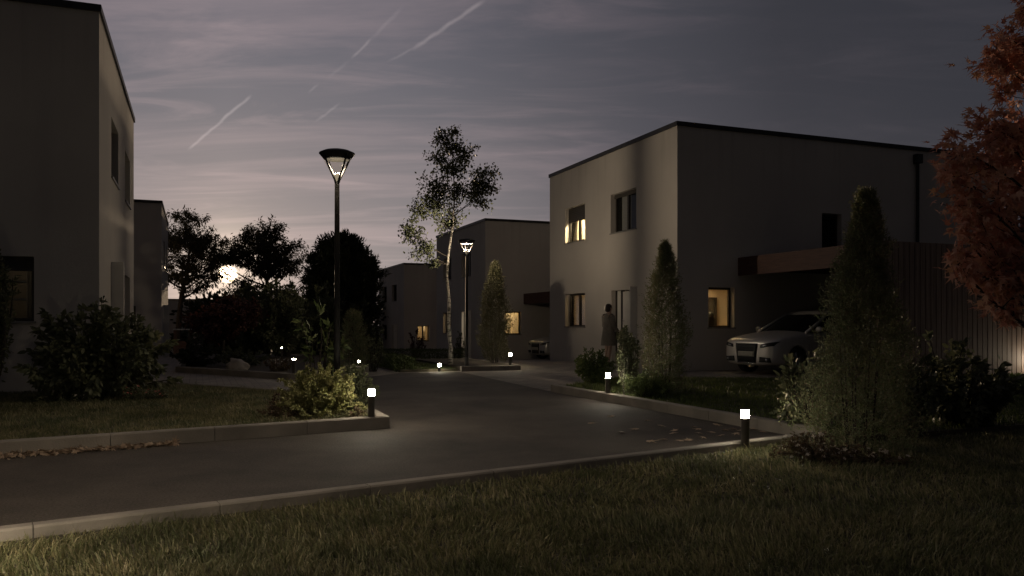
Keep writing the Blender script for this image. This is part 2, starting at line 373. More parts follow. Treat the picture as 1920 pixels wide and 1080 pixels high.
def build_world():
    w = bpy.data.worlds.new('World'); SC.world = w; w.use_nodes = True
    nt = w.node_tree; N = nt.nodes; L = nt.links
    bg = N['Background']; out = N['World Output']

    def val(x, sock):
        if isinstance(x, (int, float)): sock.default_value = x
        else: L.new(x, sock)

    def m(op, a, b=0.0, c=0.0, clamp=False):
        n = N.new('ShaderNodeMath'); n.operation = op; n.use_clamp = clamp
        val(a, n.inputs[0]); val(b, n.inputs[1])
        if len(n.inputs) > 2: val(c, n.inputs[2])
        return n.outputs[0]

    def dot(v, d):
        n = N.new('ShaderNodeVectorMath'); n.operation = 'DOT_PRODUCT'; L.new(v, n.inputs[0]); n.inputs[1].default_value = tuple(d)
        return n.outputs['Value']

    def smooth(x, a, b):
        n = N.new('ShaderNodeMapRange'); n.interpolation_type = 'SMOOTHSTEP'
        L.new(x, n.inputs['Value']); n.inputs['From Min'].default_value = a; n.inputs['From Max'].default_value = b
        return n.outputs['Result']

    def ramp(x, stops):
        n = N.new('ShaderNodeValToRGB'); e = n.color_ramp.elements
        e[0].position = stops[0][0]; e[0].color = (*stops[0][1], 1); e[1].position = stops[-1][0]; e[1].color = (*stops[-1][1], 1)
        for p, c in stops[1:-1]: e.new(p).color = (*c, 1)
        L.new(x, n.inputs['Fac']); return n.outputs['Color']

    def cmix(bt, a, b, f=1.0):
        n = N.new('ShaderNodeMix'); n.data_type = 'RGBA'; n.blend_type = bt
        val(f, n.inputs['Factor'])
        for s, q in ((a, 'A'), (b, 'B')):
            if isinstance(s, tuple): n.inputs[q].default_value = (*s, 1)
            else: L.new(s, n.inputs[q])
        return n.outputs['Result']

    tc = N.new('ShaderNodeTexCoord'); d = tc.outputs['Generated']
    sx = N.new('ShaderNodeSeparateXYZ'); L.new(d, sx.inputs[0])
    x, y, z = sx.outputs
    hl = m('SQRT', m('ADD', m('MULTIPLY', x, x), m('MULTIPLY', y, y)))
    sh = Vector((SUN.x, SUN.y, 0)).normalized()
    ca = m('DIVIDE', m('ADD', m('MULTIPLY', x, sh.x), m('MULTIPLY', y, sh.y)), m('MAXIMUM', hl, 0.001))
    az = m('DIVIDE', m('ARCCOSINE', m('MINIMUM', m('MAXIMUM', ca, -1.0), 1.0)), math.pi)   # 0 at the sun .. 1 behind
    el = m('MAXIMUM', z, 0.0)
    # lower dusk sky
    low = ramp(az, SKY_LOW)
    high = ramp(az, SKY_HIGH)
    tz = m('POWER', m('SUBTRACT', 1.0, m('DIVIDE', el, 0.36), clamp=True), 1.45)
    base = cmix('MIX', high, low, tz)
    zen = smooth(el, 0.36, 1.0)
    base = cmix('MIX', base, (0.044, 0.041, 0.047), zen)
    # physical sky as a part of it
    sky = N.new('ShaderNodeTexSky'); sky.sky_type = 'NISHITA'; sky.sun_disc = False
    sky.sun_elevation = SUN_EL; sky.sun_rotation = -abs(SUN_AZ)
    nis = cmix('MULTIPLY', sky.outputs['Color'], (0.0011, 0.0010, 0.0012))
    base = cmix('ADD', base, nis)
    # cirrus
    zz = m('ADD', el, 0.10)
    cx = N.new('ShaderNodeCombineXYZ'); L.new(m('DIVIDE', x, zz), cx.inputs[0]); L.new(m('DIVIDE', y, zz), cx.inputs[1])

    def cloud(rot, sc, seed, detail, lo, hi, dist=0.8):
        mp = N.new('ShaderNodeMapping'); mp.inputs['Rotation'].default_value = (0, 0, rot); mp.inputs['Scale'].default_value = sc
        mp.inputs['Location'].default_value = (seed, seed * 0.7, 0)
        L.new(cx.outputs[0], mp.inputs['Vector'])
        n = N.new('ShaderNodeTexNoise'); n.inputs['Scale'].default_value = 1; n.inputs['Detail'].default_value = detail
        n.inputs['Roughness'].default_value = 0.6; n.inputs['Distortion'].default_value = dist
        L.new(mp.outputs[0], n.inputs['Vector'])
        return smooth(n.outputs['Fac'], lo, hi)
    c1 = cloud(R(-56), (0.42, 1.25, 1), 3.1, 9, 0.42, 0.68, 0.9)
    c2 = cloud(R(-46), (1.1, 3.4, 1), 9.4, 10, 0.46, 0.74, 1.2)
    cl = m('ADD', m('MULTIPLY', c1, 0.75), m('MULTIPLY', c2, 0.62))
    cl = m('MULTIPLY', cl, smooth(el, 0.0, 0.05))
    clc = ramp(az, SKY_CLOUD)
    base = cmix('ADD', base, cmix('MULTIPLY', clc, cl))
    dk = cloud(R(-30), (0.25, 0.9, 1), 21.7, 5, 0.5, 0.8)
    base = cmix('MULTIPLY', base, (0.80, 0.84, 0.88), m('MULTIPLY', dk, 0.8))
    # contrails: streaks of the sky
    nz = N.new('ShaderNodeTexNoise'); nz.inputs['Scale'].default_value = 60; nz.inputs['Detail'].default_value = 4; L.new(d, nz.inputs['Vector'])
    wob = m('MULTIPLY', m('SUBTRACT', nz.outputs['Fac'], 0.5), 0.004)
    tot = None
    for a, b, wd, s, soft in (((350, 283), (474, 176), 2.6, 0.80, 0.1), ((655, 113), (700, 70), 2.4, 0.5, 0.3), ((690, 80), (760, 8), 3.6, 0.2, 0.3),
                              ((768, 96), (915, -4), 3.6, 0.62, 0.15), ((722, 118), (785, 84), 2.4, 0.35, 0.4), ((575, 176), (600, 156), 2.2, 0.3, 0.4),
                              ((588, 231), (641, 191), 2.2, 0.4, 0.3), ((570, 208), (700, 200), 2.5, 0.14, 0.4), ((610, 150), (660, 110), 3, 0.18, 0.4)):
        a = pdir(*a); b = pdir(*b); nrm = a.cross(b).normalized(); t = (b - a).normalized()
        p0, p1 = a.dot(t), b.dot(t); ln = p1 - p0
        dd = m('ABSOLUTE', m('ADD', dot(d, nrm), wob))
        prof = m('SUBTRACT', 1.0, smooth(dd, 0.0, 1.5 * wd / F))
        along = dot(d, t)
        gate = m('MULTIPLY', smooth(along, p0, p0 + ln * soft), m('SUBTRACT', 1.0, smooth(along, p1 - ln * soft, p1)))
        c = m('MULTIPLY', m('MULTIPLY', prof, gate), s)
        tot = c if tot is None else m('ADD', tot, c)
    tot = m('MULTIPLY', m('MULTIPLY', tot, m('GREATER_THAN', y, 0.4)), m('ADD', 0.55, m('MULTIPLY', nz.outputs['Fac'], 0.9)))
    base = cmix('ADD', base, cmix('MULTIPLY', (0.14, 0.118, 0.112), tot))
    # the low sun and the glow round it
    ds = dot(d, SUN)
    glow = m('POWER', m('MAXIMUM', ds, 0.0), 900.0)
    glow2 = m('POWER', m('MAXIMUM', ds, 0.0), 90.0)
    disc = smooth(ds, math.cos(R(0.62)), math.cos(R(0.50)))
    base = cmix('ADD', base, cmix('MULTIPLY', (0.55, 0.43, 0.29), glow))
    base = cmix('ADD', base, cmix('MULTIPLY', (0.07, 0.05, 0.036), glow2))
    base = cmix('ADD', base, cmix('MULTIPLY', (14.0, 10.0, 6.0), disc))
    gnd = smooth(z, -0.02, 0.0)
    base = cmix('MIX', (0.012, 0.011, 0.010), base, gnd)
    L.new(base, bg.inputs['Color']); bg.inputs['Strength'].default_value = 1.0


SKY_LOW = [(0.0, (0.43, 0.37, 0.345)), (0.08, (0.345, 0.305, 0.30)), (0.16, (0.15, 0.136, 0.148)), (0.22, (0.076, 0.072, 0.082)), (0.30, (0.052, 0.050, 0.058)), (0.38, (0.027, 0.025, 0.0285)), (0.5, (0.019, 0.0173, 0.0195)), (1.0, (0.017, 0.0155, 0.0172))]
SKY_HIGH = [(0.0, (0.140, 0.139, 0.164)), (0.06, (0.122, 0.121, 0.145)), (0.13, (0.076, 0.076, 0.092)), (0.21, (0.040, 0.040, 0.049)), (0.30, (0.029, 0.030, 0.038)), (0.38, (0.021, 0.021, 0.0255)), (0.5, (0.018, 0.0172, 0.0205)), (1.0, (0.017, 0.016, 0.0185))]
SKY_CLOUD = [(0.0, (0.135, 0.088, 0.080)), (0.08, (0.115, 0.075, 0.070)), (0.15, (0.060, 0.040, 0.042)), (0.22, (0.016, 0.012, 0.013)), (0.5, (0.006, 0.005, 0.005)), (1.0, (0.003, 0.003, 0.003))]
build_world()

sl = bpy.data.lights.new('sun', 'SUN'); sl.energy = 2.0; sl.angle = R(0.5); sl.color = (1.0, 0.74, 0.48)
so = bpy.data.objects.new('sun', sl); COL.objects.link(so)
so.rotation_euler = SUN.to_track_quat('Z', 'Y').to_euler()
so.location = (0, 0, 20)


# ------------------------------------------------------------------ ground
def sheet(name, pts, dz, mat, kind='structure', flat=None, label=None):
    bm = bmesh.new()
    f = bm.faces.new([bm.verts.new((p[0], p[1], 0)) for p in pts])
    for yy in (26, 90):
        geom = list(bm.verts) + list(bm.edges) + list(bm.faces)
        bmesh.ops.bisect_plane(bm, geom=geom, plane_co=(0, yy, 0), plane_no=(0, 1, 0))
    bmesh.ops.triangulate(bm, faces=bm.faces)
    bmesh.ops.recalc_face_normals(bm, faces=bm.faces)
    for v in bm.verts: v.co.z = (zg(v.co.y) if flat is None else flat) + dz
    if bm.faces and sum(f.normal.z for f in bm.faces) < 0: bmesh.ops.reverse_faces(bm, faces=bm.faces)
    me = bpy.data.meshes.new(name); bm.to_mesh(me); bm.free()
    o = link(name, me, mat)
    o['kind'] = kind
    return o


def slab(name, pts, z0, z1, mat):
    """raised ground with side faces"""
    n = len(pts); mb = MB()
    mb.add([(p[0], p[1], z1 + zg(p[1])) for p in pts] + [(p[0], p[1], z0 + zg(p[1])) for p in pts],
           [tuple(range(n))] + [(i, (i + 1) % n, (i + 1) % n + n, i + n) for i in range(n)])
    o = mb.build(name, mat); o['kind'] = 'structure'
    bm = bmesh.new(); bm.from_mesh(o.data); bmesh.ops.triangulate(bm, faces=bm.faces); bm.to_mesh(o.data); bm.free()
    return o


def kerb(name, pts, wd, z0, z1, mat, joint=0.0, side=1):
    """kerb stones along a polyline, widened to one side"""
    mb = MB()
    for a, b in zip(pts[:-1], pts[1:]):
        a = Vector((a[0], a[1], 0)); b = Vector((b[0], b[1], 0)); t = (b - a); ln = t.length; t.normalize()
        n = Vector((-t.y, t.x, 0)) * wd * side
        k = max(1, round(ln / 1.0)); st = ln / k
        for i in range(k):
            p = a + t * (i * st + 0.003); q = a + t * ((i + 1) * st - 0.003)
            vs = []
            for z, ins in ((z0, 0), (z1 - 0.012, 0), (z1, 0.012)):
                nn = n.normalized() * ins
                vs += [(p + nn + Vector((0, 0, z + zg(p.y)))), (q + nn + Vector((0, 0, z + zg(q.y)))), (q + n - nn + Vector((0, 0, z + zg(q.y)))), (p + n - nn + Vector((0, 0, z + zg(p.y))))]
            fs = []
            for l in range(2):
                for e in range(4):
                    fs.append((l * 4 + e, l * 4 + (e + 1) % 4, l * 4 + 4 + (e + 1) % 4, l * 4 + 4 + e))
            fs += [(8, 9, 10, 11), (0, 3, 2, 1)]
            mb.add(vs, fs)
    o = mb.build(name, mat); o['kind'] = 'structure'
    return o


W = Vector((0.851, 0.526, 0))
KA = Vector((-2.9, 4.56, 0)); KB = Vector((3.23, 8.54, 0)); KW = (KB - KA).normalized()
KA2 = KA - KW * 7
RB = Vector((3.23, 8.54, 0)); RT = Vector((0.70, 14.55, 0)); RD = (RT - RB).normalized()
P1 = Vector((-1.45, 9.52, 0)); P0 = Vector((-4.76, 7.48, 0)); P00 = P0 - (P1 - P0).normalized() * 6
PS = Vector((-2.85, 13.2, 0))

g = sheet('ground', [(-160, -40), (160, -40), (160, 400), (-160, 400)], -0.06, M['turf'])
road = sheet('road', [(-14, -2), tuple(KA2.xy), tuple(KB.xy), tuple(RT.xy), (-1.15, 19.9), (-1.3, 20.3), (-2.75, 19.9), (-3.3, 18.5), (-4.4, 15.9), (-2.9, 13.2), tuple(P1.xy), tuple(P00.xy)], 0.0, M['asphalt'])
pav = sheet('driveway', [tuple(RT.xy), (2.3, 17.2), (7.7, 16.75), (12.5, 18.7), (10.4, 24), (3.2, 23.2), (0.8, 30), (4.5, 34), (9, 38), (5, 42), (-2.8, 39), (-4.2, 36), (-7.5, 38), (-11, 48), (-13.5, 47), (-9, 33), (-5.6, 27), (-3.3, 18.5), (-2.75, 19.9), (-1.3, 20.3), (-1.15, 19.9)], 0.004, M['pavers'])
# near lawn (camera side) and the planted strip to the right of the road
near_pts = [tuple(KA2.xy), tuple(KB.xy), (3.4, 8.3), (12, 12.2), (16, 14), (16, -3), (-14, -3)]
near_pts = [(p[0], p[1]) for p in near_pts]
lawn = sheet('lawn', [(KA2.x + 0.05, KA2.y - 0.06), (KB.x, KB.y - 0.1), (3.4, 8.2), (16, 13.5), (16, -3), (-14, -3)], 0.03, M['turf'])
rl_pts = [(RB.x + 0.1, RB.y + 0.02), (RT.x + 0.12, RT.y), (2.3, 17.1), (7.7, 16.65), (16, 19.9), (16, 13.45), (3.5, 8.2)]
slab('lawn', rl_pts, -0.1, 0.085, M['turf'])
ll_pts = [(P00.x, P00.y + 0.12), (P1.x - 0.15, P1.y + 0.07), (PS.x - 0.12, PS.y - 0.05), (-3.8, 13.35), (-6.6, 15.15), (-8.5, 14.6), (-16, 11.5)]
slab('lawn', ll_pts, -0.1, 0.105, M['turf'])
path_pts = [(PS.x, PS.y), (-4.35, 15.8), (-7.7, 18.4), (-13.6, 33), (-16, 34), (-9, 15), (-8.5, 14.65), (-6.6, 15.2), (-3.8, 13.4)]
slab('path', path_pts, -0.1, 0.118, M['pavers'])
bed_pts = [(-4.37, 15.9), (-3.35, 18.6), (-5.7, 27.0), (-9, 33), (-11.5, 40), (-14.8, 40), (-13.5, 33), (-7.65, 18.5)]
slab('planting_bed', bed_pts, -0.1, 0.235, M['soil'])
isl_pts = [(-1.29, 20.55), (0.21, 21.15), (-1.5, 25.6), (-3.0, 25.0)]
slab('planting_bed', isl_pts, -0.1, 0.12, M['soil'])
fl_pts = [(-2.8, 20.15), (-1.4, 20.7), (-3.0, 25.3), (-5.4, 33), (-8.2, 33)]
slab('lawn', fl_pts, -0.1, 0.06, M['turf'])

kerb('kerb', [tuple(KA2.xy), tuple(KB.xy)], 0.11, -0.08, 0.10, M['concrete'], side=-1)
kerb('kerb', [tuple(RB.xy), tuple(RT.xy)], 0.13, -0.08, 0.135, M['concrete'], side=-1)
kerb('kerb', [tuple(P00.xy), tuple(P1.xy)], 0.13, -0.08, 0.145, M['concrete'], side=1)
kerb('kerb', [tuple(P1.xy), tuple(PS.xy)], 0.15, -0.08, 0.146, M['concrete'], side=1)
kerb('kerb', [(-3.75, 13.33), (-6.6, 15.1)], 0.1, 0.0, 0.15, M['concrete'], side=1)
kerb('kerb', [(-4.35, 15.8), (-7.7, 18.4)], 0.1, -0.05, 0.25, M['concrete'], side=-1)
kerb('kerb', [(-4.35, 15.8), (-3.3, 18.55)], 0.1, -0.05, 0.249, M['concrete'], side=1)
kerb('kerb', [(-7.7, 18.4), (-11.5, 28)], 0.1, -0.05, 0.248, M['concrete'], side=-1)
kerb('kerb', [(-1.29, 20.5), (0.23, 21.1)], 0.1, -0.05, 0.135, M['concrete'], side=1)
kerb('kerb', [(0.23, 21.1), (-1.5, 25.6)], 0.1, -0.05, 0.134, M['concrete'], side=1)
kerb('kerb', [(2.3, 17.15), (7.7, 16.72)], 0.08, -0.05, 0.10, M['concrete'], side=-1)


# ------------------------------------------------------------------ grass
def in_poly(P, poly):
    x, y = P[:, 0], P[:, 1]; ins = np.zeros(len(P), bool); n = len(poly); j = n - 1
    for i in range(n):
        xi, yi = poly[i]; xj, yj = poly[j]
        c = ((yi > y) != (yj > y)) & (x < (xj - xi) * (y - yi) / (yj - yi + 1e-12) + xi)
        ins ^= c; j = i
    return ins


def sample(poly, dens, extra=None):
    p = np.array(poly); lo = p.min(0); hi = p.max(0)
    n = int(dens * (hi[0] - lo[0]) * (hi[1] - lo[1]))
    P = RNG.uniform(lo, hi, (n, 2)); P = P[in_poly(P, poly)]
    if extra is not None: P = P[extra(P)]
    return P


def vnoise(P, s, seed=0):
    q = P * s
    return (np.sin(q[:, 0] * 1.7 + seed + 1.3 * np.sin(q[:, 1] * 1.1 + seed)) + np.sin(q[:, 1] * 2.3 - seed * 2 + 1.7 * np.sin(q[:, 0] * 0.9))) * 0.25 + 0.5


def grass(name, P, z, h0, h1, wd, mat):
    n = len(P)
    # blades bunch into tufts
    k = vnoise(P, 3.1, 1.0) * 0.4 + vnoise(P, 17.0, 4.0) * 0.6
    h = (h0 + (h1 - h0) * RNG.random(n) ** 1.5) * (0.55 + 0.9 * k)
    a = RNG.uniform(0, 2 * np.pi, n); lean = np.abs(RNG.normal(0, 0.55, n)) + 0.15
    wdir = vnoise(P, 1.5, 7.0) * 6.28
    la = a * 0.6 + wdir * 0.6
    d = np.stack([np.cos(la), np.sin(la)], 1)
    s = np.stack([-np.sin(a), np.cos(a)], 1) * (wd * RNG.uniform(0.6, 1.3, n))[:, None]
    b = np.zeros((n, 5, 3))
    for i, (t, ww) in enumerate(((0, 1), (0, -1), (0.55, 0.75), (0.55, -0.75), (1, 0))):
        off = lean * h * t ** 1.8
        b[:, i, 0] = P[:, 0] + d[:, 0] * off + s[:, 0] * ww
        b[:, i, 1] = P[:, 1] + d[:, 1] * off + s[:, 1] * ww
        b[:, i, 2] = z + h * t * np.sqrt(np.maximum(0.15, 1 - (lean * t) ** 2 * 0.6))
    base = (np.arange(n) * 5)[:, None]
    loops = np.concatenate([base + np.array([0, 1, 3, 2]), base + np.array([2, 3, 4])], 1).ravel()
    counts = np.tile([4, 3], n)
    o = np_mesh(name, b.reshape(-1, 3), loops, counts, mat)
    o['kind'] = 'stuff'
    return o


def near_vis(P):
    D = P[:, 1]; px = 960 + P[:, 0] / np.maximum(D, 0.1) * F
    return (px > -120) & (px < 2040) & (D > 2.7) & (D < 11)


def kdist(P):           # distance to the near kerb, lawn side positive
    return (P[:, 0] - KA.x) * KW.y - (P[:, 1] - KA.y) * KW.x


nl = [(KA2.x, KA2.y - 0.17), (KB.x + 0.05, KB.y - 0.15), (3.6, 8.1), (16, 13.4), (16, 1), (-14, 1)]
P = sample(nl, 5200, lambda P: near_vis(P) & (P[:, 1] < 5.2))
keep = RNG.random(len(P)) < np.clip((kdist(P) - 0.13) / 0.16, 0, 1); P = P[keep]
grass('grass', P, 0.025, 0.025, 0.085, 0.0042, M['grass'])
P = sample(nl, 2600, lambda P: near_vis(P) & (P[:, 1] >= 5.2))
keep = RNG.random(len(P)) < np.clip((kdist(P) - 0.13) / 0.12, 0, 1); P = P[keep]
grass('grass', P, 0.025, 0.025, 0.08, 0.0055, M['grass'])
P = sample(ll_pts, 1900, lambda P: (P[:, 0] > -9.2))
grass('grass', P, 0.10, 0.025, 0.075, 0.0062, M['grass'])
P = sample(rl_pts, 900, lambda P: (P[:, 0] / P[:, 1] < 0.72))
grass('grass', P, 0.08, 0.03, 0.08, 0.006, M['grass_dark'])
P = sample(fl_pts, 500)
grass('grass', P, 0.05, 0.03, 0.06, 0.008, M['grass_dark'])


# ------------------------------------------------------------------ leaves, shrubs, trees
def leaf_template(kind):
    if kind == 'ellipse':
        v = [(0, 0, 0), (0.28, -0.24, 0.05), (0.28, 0.24, 0.05), (0.66, -0.2, 0.04), (0.66, 0.2, 0.04), (1, 0, -0.06), (0.3, 0, 0), (0.66, 0, -0.01)]
        f = [(0, 1, 6), (0, 6, 2), (1, 3, 7, 6), (6, 7, 4, 2), (3, 5, 7), (7, 5, 4)]
    elif kind == 'long':
        v = [(0, 0, 0), (0.4, -0.15, 0.03), (0.4, 0.15, 0.03), (1, 0, -0.10), (0.45, 0, 0)]
        f = [(0, 1, 4), (0, 4, 2), (1, 3, 4), (4, 3, 2)]
    elif kind == 'needle':
        v = [(0, 0, 0), (0.5, -0.13, 0), (1, 0, 0), (0.5, 0.13, 0.03)]
        f = [(0, 1, 2, 3)]
    elif kind == 'maple':
        pts = [(0, 0)]
        for i, (a, l) in enumerate(((-115, .45), (-55, .8), (0, 1.0), (55, .8), (115, .45))):
            if i: pts.append((0.30 + 0.17 * math.cos(R(a - 28)), 0.17 * math.sin(R(a - 28))))
            pts.append((0.30 + l * 0.72 * math.cos(R(a)), l * 0.72 * math.sin(R(a))))
        v = [(p[0], p[1], -0.10 * (p[0] - 0.3) ** 2 - 0.25 * abs(p[1]) ** 2) for p in pts] + [(0.32, 0, 0.05)]
        c = len(pts); f = [(i, (i + 1) % c, c) for i in range(c)]
    else:  # diamond
        v = [(0, 0, 0), (0.45, -0.33, 0.05), (1, 0, -0.04), (0.45, 0.33, 0.05)]
        f = [(0, 1, 2), (0, 2, 3)]
    return np.array(v), f


def leaves(name, pos, dirs, size, kind, mat, parent=None, droop=0.0, flat=0.0):
    """one small folded blade per position, pointing along dirs"""
    tv, tf = leaf_template(kind); n = len(pos)
    d = dirs + np.array([0, 0, -droop]); d /= np.linalg.norm(d, axis=1)[:, None] + 1e-9
    up = RNG.normal(0, 1, (n, 3)); up[:, 2] = np.abs(up[:, 2]) + flat
    s = np.cross(d, up); s /= np.linalg.norm(s, axis=1)[:, None] + 1e-9
    nn = np.cross(s, d)
    sz = size * RNG.uniform(0.65, 1.25, n)
    Vx = pos[:, None, :] + (d[:, None, :] * tv[None, :, 0:1] + s[:, None, :] * tv[None, :, 1:2] + nn[:, None, :] * tv[None, :, 2:3]) * sz[:, None, None]
    k = len(tv)
    fl = np.concatenate([np.array(f) for f in tf]); cn = np.array([len(f) for f in tf])
    loops = ((np.arange(n) * k)[:, None] + fl[None, :]).ravel()
    return np_mesh(name, Vx.reshape(-1, 3), loops, np.tile(cn, n), mat, parent)


def rdir(n):
    d = RNG.normal(0, 1, (n, 3)); return d / np.linalg.norm(d, axis=1)[:, None]


def curve(a, b, k=5, sag=0.1, jit=0.03):
    a = np.array(a, float); b = np.array(b, float); L = np.linalg.norm(b - a); out = []
    j = RNG.normal(0, jit * L, 3)
    for i in range(k + 1):
        t = i / k
        p = a + (b - a) * t + j * math.sin(math.pi * t) + np.array([0, 0, -sag * L]) * math.sin(math.pi * t)
        out.append(p)
    return out


def shrub(name, label, cat, loc, rad, height, nst, nl, lsize, kind, mat, stem_mat='bark', z0=0.0, group=None, droop=0.1, power=0.6, spread=0.25, cluster=0.05, low=0.12, extra=None):
    """many stems fanning from the ground; leaves in loose sprays along their outer parts"""
    r = empty(name, loc, 0, label, cat, group)
    st = MB(); pos = []; dr = []
    per = max(1, nl // nst)
    for i in range(nst):
        a = RNG.uniform(0, 2 * math.pi)
        e = RNG.uniform(0, 1) ** 0.6
        # tip lies near the surface of an uneven dome
        wob = 0.78 + 0.3 * math.sin(a * 3 + i) * RNG.random() + 0.12 * RNG.normal()
        th = math.acos(1 - e * (1 - low)) if True else 0
        tip = np.array([rad * math.sin(th) * math.cos(a) * wob, rad * math.sin(th) * math.sin(a) * wob, max(0.05 * height, height * math.cos(th) ** power * (0.82 + 0.25 * RNG.random()))])
        tip = tip * (1 if RNG.random() < 0.7 else RNG.uniform(0.5, 0.9))
        b0 = np.array([math.cos(a), math.sin(a), 0]) * rad * spread * RNG.random()
        c = curve(b0, tip, 5, -0.06, 0.06)
        st.tube(c, [0.010 * height * (1 - 0.8 * q / 5) + 0.0012 for q in range(6)], 5, False)
        c = np.array(c)
        t = 1 - (RNG.random(per) ** 1.6) * 0.75
        idx = t * 5; i0 = np.clip(idx.astype(int), 0, 4); fr = (idx - i0)[:, None]
        p = c[i0] * (1 - fr) + c[i0 + 1] * fr
        dd = rdir(per); out = p - np.array([0, 0, height * 0.35]); out /= np.linalg.norm(out, axis=1)[:, None] + 1e-6
        dd = dd * 0.8 + out * 0.9
        p = p + rdir(per) * cluster * RNG.random((per, 1))
        p[:, 2] = np.maximum(p[:, 2], 0.015)
        pos.append(p); dr.append(dd)
    st.build('stems', M[stem_mat], r)
    leaves('foliage', np.concatenate(pos), np.concatenate(dr), lsize, kind, M[mat], r, droop)
    if extra:
        q = np.concatenate(pos); q = q[RNG.choice(len(q), extra[0], replace=False)]
        fm = MB()
        for k in range(5):
            w = 2 * math.pi * k / 5; c, sn = math.cos(w), math.sin(w)
            fm.add([(0, 0, 0), (0.55 * c - 0.32 * sn, 0.55 * sn + 0.32 * c, 0.18), (c, sn, 0.12), (0.55 * c + 0.32 * sn, 0.55 * sn - 0.32 * c, 0.18)], [(0, 3, 2, 1)])
        f0 = None
        for p in q:
            if f0 is None: o = f0 = fm.build('flower', M[extra[2]], r)
            else:
                o = f0.copy(); COL.objects.link(o); o.parent = r
            o.location = (p[0] * 1.06, p[1] * 1.06, p[2] * 1.05 + 0.02)
            sc = extra[1] * random.uniform(0.75, 1.2); o.scale = (sc, sc, sc)
            o.rotation_euler = (random.uniform(0.2, 0.9), random.uniform(-0.4, 0.4), random.uniform(-0.6, 0.6))
    return r


def conifer(name, label, cat, loc, rad, height, n, lsize, mat, group=None, lean=0.0, belly=0.3, taper=0.75, nst=9, pw=1.5):
    """column of upswept sprays with a ragged outline"""
    r = empty(name, loc, 0, label, cat, group)
    nb = n // 9
    t = RNG.random(nb) ** 0.85 * (1 - 0.05 * RNG.random(nb) ** 2)
    a = RNG.uniform(0, 2 * np.pi, nb)
    prof = np.where(t < belly, 0.72 + 0.28 * np.sin(t / belly * np.pi / 2), np.maximum(0.02, 1 - np.maximum(0, (t - belly) / (1 - belly)) ** pw * (taper + 0.25)))
    prof = np.maximum(prof, 0.035)
    lump = 0.80 + 0.26 * np.sin(a * 3 + t * 17) * np.sin(t * 31 + a * 2) + 0.12 * np.sin(t * 53 + a * 5) + 0.14 * RNG.normal(0, 1, nb)
    rr = rad * prof * lump * (0.45 + 0.55 * RNG.random(nb) ** 0.5)
    c = np.stack([rr * np.cos(a) + lean * t, rr * np.sin(a), 0.04 + t * height * 0.97], 1)
    out = np.stack([np.cos(a), np.sin(a), np.zeros(nb)], 1)
    d0 = out * 0.55 + np.array([0, 0, 1.0]) + RNG.normal(0, 0.35, (nb, 3))
    d0 /= np.linalg.norm(d0, axis=1)[:, None]
    pos = []; dr = []
    for k in range(9):
        al = (k / 9.0) * lsize * 2.2
        pos.append(c + d0 * al + RNG.normal(0, lsize * 0.22, (nb, 3)))
        dr.append(d0 + RNG.normal(0, 0.6, (nb, 3)))
    st = MB()
    for i in range(nst):
        w = 2 * math.pi * i / nst
        b0 = (0.16 * rad * math.cos(w), 0.16 * rad * math.sin(w), -0.03); hh = RNG.uniform(0.5, 0.95)
        e = (rad * 0.45 * (1 - hh * 0.6) * math.cos(w) + lean * hh, rad * 0.45 * (1 - hh * 0.6) * math.sin(w), height * hh)
        st.tube(curve(b0, e, 6, 0.0, 0.02), [0.006 * height ** 0.5 * (1 - 0.85 * q / 6) for q in range(7)], 5, False)
    st.build('stems', M['bark'], r)
    leaves('foliage', np.concatenate(pos), np.concatenate(dr), lsize, 'needle', M[mat], r)
    return r


def tree(name, label, cat, loc, trunk, trad, clumps, nleaf, lsize, kind, mat, bark='bark', droop=0.15, group=None, twigs=7, low=0.25, flat=0.3, edge=0.5, jit=0.17):
    """trunk polyline, one limb per clump, twigs inside each clump that carry the leaves"""
    r = empty(name, loc, 0, label, cat, group)
    tr = MB(); tr.tube(trunk, [trad * (1 - 0.88 * i / (len(trunk) - 1)) * (1.25 if i == 0 else 1) for i in range(len(trunk))], 9)
    tp = np.array(trunk, float); pos = []; dr = []
    tot = sum(c[1] ** 2 for c in clumps)
    br = MB()
    H = tp[-1, 2]
    for c, cr in clumps:
        c = np.array(c, float)
        hz = np.hypot(c[0], c[1])
        za = max(H * low, min(c[2] - 0.25 * cr - 0.55 * hz, H * 0.97))
        k = int(np.argmin(np.abs(tp[:, 2] - za)));
        s = np.array([np.interp(za, tp[:, 2], tp[:, 0]), np.interp(za, tp[:, 2], tp[:, 1]), za])
        cv = curve(s, c, 5, 0.03, 0.05)
        r0 = trad * 0.42 * (1 - 0.7 * za / H)
        br.tube(cv, [max(0.004, r0 * (1 - 0.75 * q / 5)) for q in range(6)], 6, False)
        nt = twigs; per = max(3, int(nleaf * cr ** 2 / tot / nt))
        for q in range(nt):
            st = np.array(cv[RNG.integers(3, 6)])
            dv = rdir(1)[0]; dv[2] *= 0.8
            e = c + dv * cr * (edge + (1.08 - edge) * RNG.random())
            tv = curve(st, e, 4, -0.03, 0.06)
            br.tube(tv, [max(0.0025, r0 * 0.25 * (1 - 0.8 * w / 4)) for w in range(5)], 4, False)
            tv = np.array(tv)
            t = 1 - RNG.random(per) ** 1.5 * 0.8; ix = t * 4; i0 = np.clip(ix.astype(int), 0, 3); fr = (ix - i0)[:, None]
            p = tv[i0] * (1 - fr) + tv[i0 + 1] * fr + RNG.normal(0, cr * jit, (per, 3))
            pos.append(p); o = (p - c); o /= np.linalg.norm(o, axis=1)[:, None] + 1e-6
            dr.append(o * 0.6 + rdir(per))
    t_ob = tr.build('trunk', M[bark], r, True)
    br.build('branch', M['bark'], r, True)
    leaves('crown', np.concatenate(pos), np.concatenate(dr), lsize, kind, M[mat], r, droop, flat)
    return r


